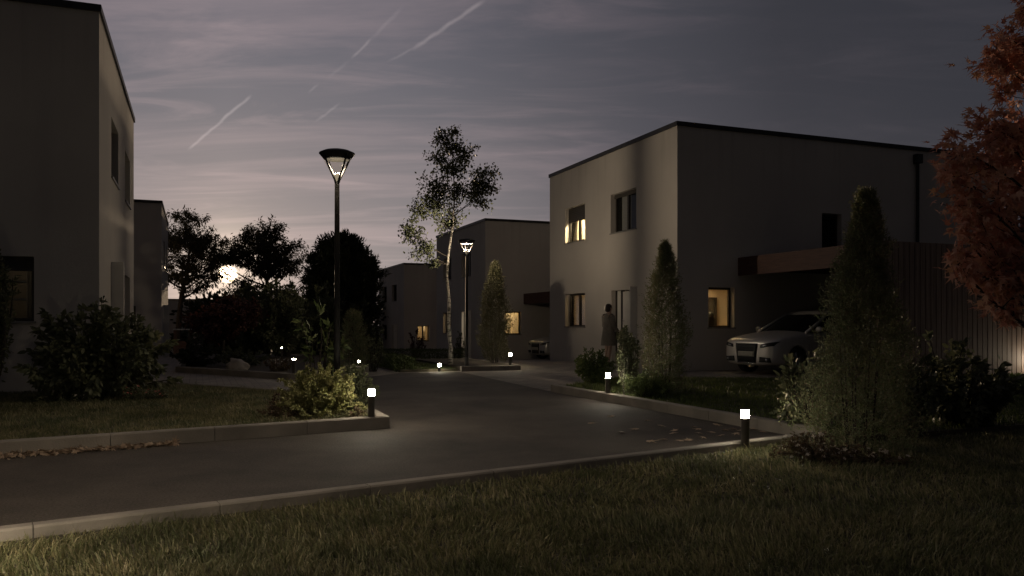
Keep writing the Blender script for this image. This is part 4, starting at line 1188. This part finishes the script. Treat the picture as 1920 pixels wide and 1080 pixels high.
# ------------------------------------------------------------------ person
def build_person():
    loc = (X(1141, 22.75), 22.75, 0.006)
    face = math.atan2(0.55, 0.84)          # towards the door, three quarters away from us
    r = empty('person', loc, face, 'person in a knee length pale coat holding a dark bag, standing by the house door', 'person')
    # local x forward, y left

    def skin(name, verts, edges, rad, mat, parent=r, root=0, sub=2):
        me = bpy.data.meshes.new(name); me.from_pydata(verts, edges, []); o = link(name, me, mat, parent)
        md = o.modifiers.new('k', 'SKIN'); md.use_smooth_shade = True
        for i, q in enumerate(rad):
            sv = me.skin_vertices[0].data[i]; sv.radius = q if hasattr(q, '__len__') else (q, q); sv.use_root = (i == root)
        s = o.modifiers.new('s', 'SUBSURF'); s.levels = s.render_levels = sub
        return o
    v = [(0, 0, 0.95), (0, 0, 1.12), (-0.01, 0, 1.32), (-0.005, 0, 1.44), (0.015, 0, 1.53), (0.02, 0, 1.62), (0.025, 0, 1.71),
         (-0.01, 0.17, 1.41), (0.02, 0.22, 1.16), (0.20, 0.16, 1.06), (0.28, 0.10, 1.06),
         (-0.01, -0.17, 1.41), (0.0, -0.225, 1.15), (0.17, -0.18, 1.02), (0.26, -0.12, 1.02),
         (0.0, 0.09, 0.88), (0.02, 0.095, 0.50), (-0.01, 0.095, 0.10), (0.11, 0.10, 0.035),
         (0.0, -0.09, 0.88), (-0.03, -0.095, 0.50), (-0.09, -0.095, 0.10), (0.03, -0.10, 0.035)]
    e = [(0, 1), (1, 2), (2, 3), (3, 4), (4, 5), (5, 6), (3, 7), (7, 8), (8, 9), (9, 10), (3, 11), (11, 12), (12, 13), (13, 14),
         (0, 15), (15, 16), (16, 17), (17, 18), (0, 19), (19, 20), (20, 21), (21, 22)]
    rad = [(0.15, 0.11), (0.135, 0.10), (0.15, 0.105), (0.10, 0.08), 0.052, (0.078, 0.09), (0.07, 0.08),
           0.062, 0.047, 0.036, 0.030, 0.062, 0.047, 0.036, 0.030,
           0.085, 0.058, 0.040, 0.034, 0.085, 0.058, 0.040, 0.034]
    skin('body', v, e, rad, M['skin'])
    # hands: palm with four fingers and a thumb, closed round the bag strap
    for hx, hy, hz, s in ((0.28, 0.10, 1.06, 1), (0.26, -0.12, 1.02, -1)):
        hv = [(hx, hy, hz), (hx + 0.05, hy - s * 0.015, hz - 0.005)]; he = [(0, 1)]; hr = [(0.028, 0.017), (0.033, 0.014)]
        for k in range(4):
            yy = (k - 1.5) * 0.017; ln = (0.036, 0.042, 0.04, 0.032)[k]
            b0 = len(hv); hv += [(hx + 0.078, hy + yy, hz - 0.004), (hx + 0.078 + ln * 0.8, hy + yy, hz - 0.018), (hx + 0.072 + ln * 0.75, hy + yy - s * 0.004, hz - 0.048), (hx + 0.06 + ln * 0.3, hy + yy - s * 0.004, hz - 0.056)]
            he += [(1, b0), (b0, b0 + 1), (b0 + 1, b0 + 2), (b0 + 2, b0 + 3)]; hr += [0.0088, 0.0082, 0.0075, 0.0065]
        b0 = len(hv); hv += [(hx + 0.03, hy - s * 0.036, hz - 0.01), (hx + 0.06, hy - s * 0.044, hz - 0.03)]; he += [(0, b0), (b0, b0 + 1)]; hr += [0.0105, 0.0085]
        skin('hand', hv, he, hr, M['skin'], r, 0, 1)
    # face
    f = MB()
    f.sphere((0.118, 0, 1.635), 0.017, 8, 6, (1.1, 0.8, 1.5)); f.build('nose', M['skin'], r, True)
    f = MB()
    for s in (1, -1): f.sphere((0.098, s * 0.032, 1.66), 0.012, 8, 6)
    f.build('eyes', M['bag'], r, True)
    f = MB(); f.sphere((0.10, 0, 1.592), 0.02, 8, 6, (0.4, 1.1, 0.28)); f.build('mouth', M['flower_red'], r, True)
    f = MB()
    for s in (1, -1): f.sphere((0.015, s * 0.084, 1.645), 0.026, 8, 6, (0.7, 0.35, 1.2))
    f.build('ears', M['skin'], r, True)
    hm = MB(); hm.sphere((-0.002, 0, 1.695), 0.102, 18, 12, (0.98, 0.9, 0.86)); hm.sphere((-0.035, 0, 1.64), 0.102, 14, 10, (0.75, 0.98, 1.05))
    hm.build('hair', M['hair'], r, True)
    # coat: lathe-like shell with folds, open sleeves
    prof = [(0.60, 0.235, 0.20), (0.75, 0.225, 0.19), (0.9, 0.21, 0.17), (1.02, 0.195, 0.15), (1.12, 0.185, 0.142), (1.25, 0.195, 0.148), (1.36, 0.195, 0.135), (1.43, 0.15, 0.11), (1.485, 0.085, 0.085), (1.51, 0.078, 0.08)]
    vs = []; fs = []; n = 32
    for z, ry, rx in prof:
        amp = max(0, (1.05 - z)) * 0.06
        for k in range(n):
            w = 2 * math.pi * k / n; q = 1 + amp * math.sin(w * 6 + 0.8 * math.sin(w * 2))
            vs.append((rx * q * math.cos(w), ry * q * math.sin(w), z))
    for i in range(len(prof) - 1):
        for k in range(n): fs.append((i * n + k, i * n + (k + 1) % n, (i + 1) * n + (k + 1) % n, (i + 1) * n + k))
    co = MB().add(vs, fs)
    for s, a, b_, c in ((1, v[7], v[8], v[9]), (-1, v[11], v[12], v[13])):
        co.tube([(a[0], a[1] * 0.8, a[2] + 0.01), a, ((a[0] + b_[0]) / 2, (a[1] + b_[1]) / 2, (a[2] + b_[2]) / 2), b_, ((b_[0] + c[0]) / 2, (b_[1] + c[1]) / 2, (b_[2] + c[2]) / 2), c], [0.085, 0.083, 0.07, 0.066, 0.057, 0.05], 12, False)
    co.build('coat', M['coat'], r, True)
    sh = MB()
    for q in (17, 21):
        p = v[q]; sh.sphere((p[0] + 0.05, p[1], 0.045), 0.075, 12, 8, (1.75, 0.62, 0.62))
    sh.build('shoe', M['shoe'], r, True)
    bg = empty('handbag', loc, face, 'dark handbag held in front of the person at the house door', 'bag')
    b = MB(); b.box(0.24, 0.46, -0.12, 0.10, 0.70, 0.985); b.build('pouch', M['bag'], bg, bevel=0.03)
    b = MB(); b.tube([(0.33, -0.09, 0.97), (0.335, -0.07, 1.02), (0.34, 0.0, 1.035), (0.345, 0.06, 1.03), (0.35, 0.08, 0.97)], 0.009, 8); b.build('strap', M['bag'], bg, True)


build_person()

# ------------------------------------------------------------------ planting
def at(px, D, z): return (X(px, D), D, z)


# birch beside the far lamp
bt = [(0, 0, -0.05), (0.0, 0, 0.5), (-0.05, 0.02, 1.0), (-0.03, 0, 1.6), (-0.10, 0, 2.2), (-0.05, 0, 2.8), (0.06, 0, 3.5), (0.10, 0, 4.3), (0.06, 0, 5.1), (0.02, 0, 6.0)]
cl = [((-0.28, 0.0, 5.75), 0.22), ((0.0, 0.1, 5.5), 0.30), ((0.38, 0.1, 5.35), 0.28), ((-0.35, -0.2, 5.2), 0.22), ((0.15, -0.1, 4.95), 0.36), ((0.82, 0.0, 4.75), 0.34), ((-0.45, 0.2, 4.55), 0.34), ((0.25, 0.25, 4.4), 0.36), ((0.72, -0.15, 4.25), 0.34), ((1.0, 0.1, 4.45), 0.22),
      ((-0.30, -0.1, 4.1), 0.36), ((-0.85, 0.1, 3.95), 0.27), ((-0.1, 0.3, 3.7), 0.34), ((0.5, 0.2, 3.75), 0.32), ((0.78, 0.1, 3.55), 0.24), ((-0.98, 0.0, 3.35), 0.30), ((-0.72, 0.1, 2.95), 0.28), ((0.15, -0.2, 3.1), 0.32), ((0.45, 0.1, 3.05), 0.24), ((-0.45, 0.0, 2.62), 0.16), ((0.05, 0.1, 5.95), 0.16)]
bt = [(x_ * 1.06, y_, z_ * 1.075) for x_, y_, z_ in bt]
cl = [((c_[0] * 1.08, c_[1], c_[2] * 1.075), r_ * 1.5) for c_, r_ in cl if not (c_[0] > 0 and c_[2] < 3.8)]
tree('birch_tree', 'slender birch with pale flecked trunk and airy crown beside the far street lamp', 'tree', at(845, 21.9, 0.12), bt, 0.062, cl, 8200, 0.082, 'diamond', 'leaf_birch', 'birch', twigs=14, low=0.42, edge=0.3, jit=0.17)

tl = [(0, 0, -0.3), (0.0, 0, 1.0), (0.05, 0, 2.2), (0.15, 0.05, 3.4), (0.5, 0, 4.6), (0.6, 0, 5.9), (0.65, 0, 7.2)]
cl = envelope(44, (0.62, 0, 5.6), 1.85, 1.6, 2.35, 0.6, 4)
def thin(cl, px0, D0):
    out = []
    for c, r in cl:
        D = D0 + c[1]; px = 960 + (X(px0, D0) + c[0]) / D * F; py = HZ - (c[2] + zg(D0) - CAMH) / D * F
        if math.hypot(px - 428, py - 514) > 16: out.append((c, r))
    return out


cl = thin(cl, 334, 43)
tree('broadleaf_tree', 'airy dark tree with forked trunk rising beside the far left house end', 'tree', at(334, 43, zg(43)), tl, 0.19, cl, 15000, 0.20, 'long', 'leaf_tree', droop=0.45, group='dark trees against the sunset', twigs=8, low=0.36)
tl = [(0, 0, -0.3), (0.0, 0, 1.0), (0.05, 0, 2.4), (-0.05, 0.05, 3.6), (0.1, 0, 5.0), (0.2, 0, 7.0)]
cl = envelope(60, (-0.2, 0, 4.6), 2.5, 1.9, 2.6, 0.62, 9)
cl = thin(cl, 500, 43)
tree('broadleaf_tree', 'wide dark tree with a feathery crown right of the low sun', 'tree', at(500, 43, zg(43)), tl, 0.2, cl, 20000, 0.20, 'long', 'leaf_tree', droop=0.45, group='dark trees against the sunset', twigs=8, low=0.25)
cl = [((0, 0, 1.6), 0.95), ((0, 0, 2.6), 1.0), ((0.05, 0, 3.5), 0.85)] + envelope(150, (0.03, 0, 2.75), 1.34, 1.25, 2.0, 0.36, 5, inner=0.8)
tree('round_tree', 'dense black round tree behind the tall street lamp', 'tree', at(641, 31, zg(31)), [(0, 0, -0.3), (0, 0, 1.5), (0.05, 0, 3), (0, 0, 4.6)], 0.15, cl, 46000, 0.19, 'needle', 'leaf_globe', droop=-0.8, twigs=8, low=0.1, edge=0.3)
cl = envelope(16, (0, 0, 1.0), 0.95, 0.9, 0.70, 0.40, 15)
tree('red_leaved_tree', 'small dark red leaved tree on the raised bed below the low sun', 'tree', at(418, 23.5, 0.23), [(0, 0, -0.05), (0.02, 0, 0.5), (0, 0.02, 1.0), (0, 0, 1.8)], 0.06, cl, 9000, 0.10, 'ellipse', 'leaf_red', twigs=8, low=0.1, droop=0.3)
for i, (px, D, rad, h, mt, lb) in enumerate(((475, 26, 0.9, 2.3, 'leaf_shrub', 'tall dark shrub directly right of the red leaved tree'), (530, 25, 1.0, 2.5, 'leaf_shrub', 'tall dark shrub above the faint tiny bollard light'),
                                          (590, 27, 1.1, 2.7, 'leaf_shrub', 'tall dark shrub at the left foot of the round tree'), (660, 27, 1.0, 2.2, 'leaf_globe', 'dark shrub under the round tree beside the farthest house'))):
    shrub('tall_shrub', lb, 'shrub', at(px, D, 0.0 if D > 26 else 0.22), rad, h, 70, 6500, 0.12, 'ellipse', mt, group='dark shrubs behind the raised bed', cluster=0.16)
far = MB()
Pf = []; dirs = []
for i in range(30):
    px = 330 + i * 13.5 + RNG.uniform(-8, 8); D = RNG.uniform(56, 74); rr = RNG.uniform(1.6, 2.6); c = np.array([X(px, D), D, zg(D) + RNG.uniform(1.2, 3.0)])
    if 300 < px < 385: c[2] = zg(D) + 0.3; rr = 1.2
    k = 420; q = rdir(k); Pf.append(c + q * rr * np.array([1, 1, 1.05]) * (0.6 + 0.45 * RNG.random((k, 1)))); dirs.append(q + rdir(k) * 0.6)
for i in range(14):
    px = 388 + i * 6.5; D = RNG.uniform(55, 60); rr = RNG.uniform(1.3, 1.9); c = np.array([X(px, D), D, zg(D) + RNG.uniform(1.6, 2.9)])
    k = 420; q = rdir(k); Pf.append(c + q * rr * (0.6 + 0.45 * RNG.random((k, 1)))); dirs.append(q + rdir(k) * 0.6)
fo = leaves('far_trees', np.concatenate(Pf), np.concatenate(dirs), 0.42, 'ellipse', M['leaf_globe']); fo['kind'] = 'stuff'

# raised bed on the left
shrub('low_shrub', 'low black green mound at the left end of the raised bed', 'shrub', at(372, 18.9, 0.22), 0.62, 0.62, 40, 2200, 0.07, 'ellipse', 'leaf_globe', group='low shrubs on the raised bed')
shrub('low_shrub', 'low dark mound behind the rock on the raised bed', 'shrub', at(455, 19.0, 0.22), 0.6, 0.5, 36, 1800, 0.07, 'ellipse', 'leaf_shrub', group='low shrubs on the raised bed')
shrub('low_shrub', 'low pinkish flowering plant beside the dim bollard of the raised bed', 'shrub', at(522, 17.0, 0.22), 0.35, 0.33, 26, 1100, 0.05, 'ellipse', 'leaf_ground', group='low shrubs on the raised bed', extra=(26, 0.03, 'flower'))
rk = MB(); rk.sphere((0, 0, 0.07), 0.25, 18, 12, (1.0, 0.62, 0.62)); ro = rk.build('rock', M['rock'], None, True)
for vv in ro.data.vertices:
    c = vv.co; c *= 1 + 0.16 * math.sin(c.x * 17 + 1) * math.sin(c.y * 19 + c.z * 23) + 0.08 * math.sin(c.z * 37 + c.x * 29)
    c.z = max(c.z, -0.05) * (1 - 0.45 * max(0, c.x))
ro.location = at(446, 17.3, 0.245); ro.rotation_euler = (0, 0.14, -0.2)
tag(ro, 'pale boulder lying on the raised bed under the low sun', 'rock')

# big leaved plant, column and shrubs behind the lit bush
shrub('large_leaved_plant', 'tall plant with large drooping leaves behind the pale olive bush', 'plant', at(598, 12.3, 0.10), 0.40, 1.36, 13, 190, 0.17, 'long', 'leaf_green', droop=0.5, power=0.5, cluster=0.07, low=0.25)
conifer('columnar_conifer', 'short brownish columnar conifer just right of the tall lamp post', 'conifer', at(663, 16.6, 0.10), 0.32, 1.36, 9000, 0.04, 'leaf_con', 'columnar conifers', taper=0.4)
shrub('leafy_shrub', 'pale round shrub against the black tree right of the short conifer', 'shrub', at(699, 20.5, 0.0), 0.34, 1.25, 26, 900, 0.07, 'ellipse', 'leaf_shrub')
shrub('olive_bush', 'rounded pale olive bush lit by the bollard on the left lawn', 'bush', at(600, 9.85, 0.10), 0.52, 0.62, 260, 38000, 0.030, 'diamond', 'leaf_olive', cluster=0.035, low=0.02, power=0.55)
shrub('dark_bush', 'small dark bush against the right side of the pale olive bush', 'bush', at(668, 10.5, 0.10), 0.27, 0.62, 90, 6000, 0.034, 'diamond', 'leaf_shrub', cluster=0.03)
shrub('groundcover_plant', 'reddish brown groundcover at the left foot of the olive bush', 'groundcover', at(538, 9.75, 0.10), 0.36, 0.19, 90, 3200, 0.032, 'ellipse', 'leaf_ground', power=0.9, cluster=0.03, low=0.0)
shrub('groundcover_plant', 'spiky red stemmed tuft standing behind the reddish groundcover', 'groundcover', at(528, 10.35, 0.10), 0.17, 0.30, 22, 300, 0.05, 'long', 'leaf_red', power=0.7, cluster=0.02)
shrub('groundcover_plant', 'small brownish tuft between the olive bush and the kerb corner bollard', 'groundcover', at(668, 9.6, 0.10), 0.10, 0.15, 16, 220, 0.032, 'ellipse', 'leaf_ground', power=0.8, cluster=0.02)

# left foreground shrubs
shrub('dark_shrub', 'broad dark bush with pointed leaves in front of the left house', 'bush', at(182, 12.2, 0.10), 1.02, 1.50, 190, 9500, 0.115, 'ellipse', 'leaf_shrub', droop=0.35, cluster=0.07, low=0.05)
shrub('tall_shrub', 'tall dark shrub cut by the left edge of the photo beside the lit shelf window', 'shrub', at(-34, 11.2, 0.10), 0.36, 2.45, 90, 7000, 0.065, 'ellipse', 'leaf_shrub', power=0.35, cluster=0.08, low=0.3)
shrub('flowering_plant', 'low plant with tiny red and pale flowers at the foot of the broad dark bush', 'plant', at(268, 11.9, 0.10), 0.42, 0.22, 40, 900, 0.04, 'ellipse', 'leaf_shrub', cluster=0.04, extra=(26, 0.022, 'flower_red'))
shrub('flowering_plant', 'low dark plant with white flowers at the lower left of the broad dark bush', 'plant', at(128, 11.6, 0.10), 0.45, 0.2, 40, 900, 0.04, 'ellipse', 'leaf_shrub', cluster=0.04, extra=(14, 0.022, 'flower'))

# right hand strip
shrub('flowering_bush', 'round green bush with pale blooms at the start of the right kerb', 'bush', at(1113, 15.6, 0.085), 0.42, 0.66, 100, 6500, 0.05, 'ellipse', 'leaf_green', cluster=0.04, extra=(12, 0.045, 'leaf_olive'))
shrub('slender_shrub', 'slender upright shrub with small leaves behind the bollard at the right kerb', 'shrub', at(1176, 13.1, 0.085), 0.24, 1.18, 34, 3400, 0.042, 'ellipse', 'leaf_shrub', power=0.4, cluster=0.04, low=0.35)
shrub('low_bush', 'low feathery green bush at the foot of the narrow dark conifer', 'bush', at(1213, 12.6, 0.085), 0.42, 0.42, 90, 7000, 0.045, 'needle', 'leaf_green', cluster=0.04)
conifer('columnar_conifer', 'narrow dark conifer in front of the corner of the large right house', 'conifer', at(1247, 13.1, 0.07), 0.40, 2.5, 30000, 0.042, 'leaf_con', 'columnar conifers', belly=0.35, taper=0.73)
conifer('columnar_conifer', 'largest conifer, standing at the kerb corner in front of the carport', 'conifer', at(1612, 7.5, 0.04), 0.66, 2.46, 66000, 0.031, 'leaf_con', 'columnar conifers', belly=0.12, lean=0.06, taper=0.70, nst=8, pw=0.9)
conifer('columnar_conifer', 'lit olive green conifer beside the far street lamp', 'conifer', at(928, 22.6, 0.1), 0.48, 2.85, 24000, 0.055, 'leaf_con2', 'columnar conifers', belly=0.35, taper=0.73)
for px, D, rad, h, n, lb in ((1690, 8.6, 0.42, 1.02, 420, 'glossy broad leaved shrub immediately right of the largest conifer'), (1800, 9.2, 0.60, 1.12, 620, 'glossy broad leaved shrub against the slatted wall below the maple'),
                             (1512, 8.9, 0.30, 0.95, 260, 'glossy broad leaved shrub showing left of the largest conifer')):
    shrub('broadleaf_shrub', lb, 'shrub', at(px, D, 0.05), rad, h, 60, n * 4, 0.095, 'ellipse', 'leaf_shrub', group='glossy shrubs round the largest conifer', droop=0.3, cluster=0.07, low=0.1)
shrub('flowering_plant', 'low plant with white flowers in the grass at the foot of the largest conifer', 'plant', at(1535, 7.15, 0.03), 0.42, 0.24, 120, 4200, 0.028, 'ellipse', 'leaf_ground', cluster=0.03, low=0.0, power=0.8, extra=(46, 0.026, 'flower'))
shrub('flowering_plant', 'second patch of white flowers under the right side of the largest conifer', 'plant', at(1648, 6.95, 0.03), 0.26, 0.13, 40, 800, 0.026, 'ellipse', 'leaf_ground', cluster=0.03, low=0.0, power=0.8, extra=(12, 0.024, 'flower'))

# red maple at the right edge: trunk just outside the frame
mc = []
for px, py, D, cr in ((1865, 115, 5.5, 0.16), (1900, 85, 5.6, 0.15), (1905, 150, 5.4, 0.15), (1950, 110, 5.6, 0.22), (1850, 250, 5.5, 0.20), (1905, 240, 5.6, 0.17), (1820, 300, 5.4, 0.17), (1880, 330, 5.7, 0.22), (1800, 370, 5.5, 0.14), (1850, 390, 5.3, 0.18), (1910, 420, 5.6, 0.2),
                      (1810, 455, 5.4, 0.14), (1860, 470, 5.6, 0.18), (1800, 500, 5.3, 0.13), (1850, 530, 5.5, 0.15), (1905, 520, 5.4, 0.18), (1880, 585, 5.4, 0.12), (1930, 300, 5.9, 0.25), (1995, 230, 5.6, 0.25), (1990, 400, 5.6, 0.3), (1970, 520, 5.6, 0.2), (1925, 10, 5.6, 0.14), (1775, 330, 5.5, 0.08), (2040, 300, 5.8, 0.3), (1865, 440, 5.9, 0.2)):
    cr *= 1.15
    mc.append(((X(px, D) - X(2010, 5.6), D - 5.6, CAMH + (HZ - py) / F * D), cr))
tree('red_maple', 'red leaved maple overhanging the right edge of the photo', 'tree', at(2010, 5.6, 0.03), [(0, 0, -0.05), (0.03, 0, 0.5), (0.0, 0.03, 1.0), (-0.05, 0, 1.7), (0, 0, 2.4), (0.02, 0, 3.2)], 0.06, mc, 8200, 0.076, 'maple', 'leaf_maple', droop=0.5, twigs=9, low=0.3, flat=0.8)

# clipped hedges beyond the road
def hedge(label, a, b, w, h, D0):
    a = Vector((*a, 0)); b = Vector((*b, 0)); t = (b - a); ln = t.length; t.normalize(); n = Vector((-t.y, t.x, 0))
    z0 = zg(a.y)
    r = empty('clipped_hedge', (a.x, a.y, z0), 0, label, 'hedge', 'clipped hedges beyond the road')
    k = int(5200 * ln * (w + h) * 0.5); k = min(k, 9000)
    p = RNG.uniform(0, 1, (k, 3)); face = RNG.integers(0, 4, k)
    p[face == 0, 2] = 1; p[face == 1, 1] = 0; p[face == 2, 1] = 1
    p += RNG.normal(0, 0.03, (k, 3)) * np.array([0.02, 1, 1])
    q = np.outer(p[:, 0] * ln, np.array(t)) + np.outer((p[:, 1] - 0.5) * w, np.array(n)); q[:, 2] = np.maximum(0.01, p[:, 2] * h) + np.array([zg(a.y + s * (b.y - a.y)) - z0 for s in p[:, 0]])
    leaves('foliage', q, rdir(k), 0.05, 'diamond', M['leaf_green'], r)
    s = MB()
    for i in range(max(2, int(ln / 0.35))):
        c = t * (0.15 + i * 0.35); s.tube([(c.x, c.y, -0.05), (c.x, c.y, h * 0.7)], 0.012, 5)
    s.build('stems', M['bark'], r)


hedge('low dark clipped hedge along the left side of the strip of lawn', (-2.7, 20.4), (-3.7, 23.4), 0.45, 0.34, 20)
hedge('long low hedge along the front of the house behind the birch', (-1.9, 33.2), (-6.2, 31.6), 0.5, 0.42, 33)
hedge('short hedge across the front of the farthest house', (-7.6, 36.5), (-10.5, 35.5), 0.5, 0.5, 36)
shrub('wall_shrub', 'small dark shrub against the wall of the farthest house', 'shrub', at(778, 50, zg(50)), 0.6, 1.9, 26, 500, 0.14, 'ellipse', 'leaf_red', power=0.5)
shrub('wall_shrub', 'leafy shrub by the door of the house behind the birch', 'shrub', at(862, 37, zg(37)), 0.3, 1.4, 26, 700, 0.07, 'ellipse', 'leaf_shrub', power=0.5)
shrub('wall_shrub', 'low pinkish shrub at the left corner of the farthest house', 'shrub', at(697, 33, zg(33)), 0.45, 0.8, 26, 800, 0.08, 'ellipse', 'leaf_ground')

# terrace furniture glimpsed at far left
ft = empty('garden_table', at(342, 29.5, 0.0), 0.3, 'small wooden garden table under the far left tree trunk', 'table')
b = MB(); b.box(-0.3, 0.3, -0.3, 0.3, 0.98, 1.02); b.build('tabletop', M['white'], ft)
for sx in (-0.25, 0.25):
    for sy in (-0.25, 0.25):
        b = MB(); b.box(sx - 0.025, sx + 0.025, sy - 0.025, sy + 0.025, 0, 0.979); b.build('leg', M['tablewood'], ft)
fc = empty('garden_chair', at(343, 27.2, 0.0), 0.5, 'low pale wooden chair in front of the small garden table', 'chair')
b = MB(); b.box(-0.2, 0.2, -0.2, 0.2, 0.36, 0.4); b.build('seat', M['tablewood'], fc)
b = MB(); b.box(-0.2, 0.2, 0.165, 0.2, 0.401, 0.62); b.build('backrest', M['tablewood'], fc)
for sx in (-0.175, 0.175):
    for sy in (-0.175, 0.175):
        b = MB(); b.box(sx - 0.022, sx + 0.022, sy - 0.022, sy + 0.022, 0, 0.359); b.build('leg', M['tablewood'], fc)
shrub('flowering_plant', 'tall plant with pale and red blooms beside the garden table', 'plant', at(368, 26.5, 0.2), 0.28, 0.95, 22, 500, 0.08, 'ellipse', 'leaf_shrub', power=0.45, extra=(10, 0.06, 'flower'))

# fallen leaves
nlt = 760
t = RNG.random(nlt) ** 1.25 * 0.52
dirk = (P1 - P0)
base = np.array([[(P0 - dirk * 0.25 + dirk * 1.25 * tt).x, (P0 - dirk * 0.25 + dirk * 1.25 * tt).y, 0.012] for tt in t])
nrm = np.array([dirk.y, -dirk.x, 0]) / dirk.length
base += np.outer(np.abs(RNG.normal(0.02, 0.06, nlt)), nrm); base[:, 2] += RNG.random(nlt) * 0.018
dl = rdir(nlt); dl[:, 2] *= 0.35
lo = leaves('leaf_litter', base, dl, 0.075, 'maple', M['litter'], None, 0, 1.5); lo['kind'] = 'stuff'
lm_v, lm_f = leaf_template('maple')
lme = MB().add([(v[0] - 0.4, v[1], v[2] + 0.05) for v in lm_v], lm_f)
first = lme.build('fallen_leaf', M['litter'])
spots = [(1110, 795), (1145, 782), (1165, 812), (1190, 806), (1215, 790), (1240, 800), (1262, 814), (1265, 808), (1243, 826), (1275, 828), (1302, 802), (1310, 814), (1308, 806), (1345, 798), (1352, 818), (1362, 808), (1375, 806), (1318, 822), (1395, 800), (1412, 806), (1425, 802), (1440, 808), (1452, 805), (1410, 798), (1380, 815), (1290, 826), (1222, 829), (1335, 812), (1465, 808), (1478, 805), (1430, 811), (1390, 809)]
for i, (px, py) in enumerate(spots):
    o = first if i == 0 else first.copy()
    if i: COL.objects.link(o)
    gx, gy = G(px, py)
    o.location = (gx, gy, 0.008); s = random.uniform(0.11, 0.16); o.scale = (s, s, s)
    o.rotation_euler = (random.uniform(-0.25, 0.25), random.uniform(-0.2, 0.2), random.uniform(0, 6.28))
    tag(o, 'dry fallen leaf lying on the asphalt near the right kerb corner', 'fallen leaf', 'dry leaves on the road by the right kerb corner')

# ------------------------------------------------------------------ camera, render
cam = bpy.data.cameras.new('camera'); co = bpy.data.objects.new('camera', cam); COL.objects.link(co)
co.location = (0, 0, CAMH); co.rotation_euler = (R(90), 0, 0)
cam.sensor_width = 36; cam.lens = F / 1920 * 36; cam.shift_y = (HZ - 540) / 1920
cam.clip_end = 2000; cam.clip_start = 0.05
SC.camera = co
SC.view_settings.view_transform = 'Standard'; SC.view_settings.look = 'None'
SC.view_settings.exposure = 0.0; SC.view_settings.gamma = 1.0
SC.render.engine = 'CYCLES'
cy = SC.cycles
cy.use_denoising = True; cy.denoiser = 'OPENIMAGEDENOISE'
cy.max_bounces = 6; cy.diffuse_bounces = 3; cy.glossy_bounces = 3; cy.transparent_max_bounces = 12; cy.transmission_bounces = 4
cy.sample_clamp_indirect = 3.0; cy.caustics_reflective = False; cy.caustics_refractive = False
cy.use_light_tree = True
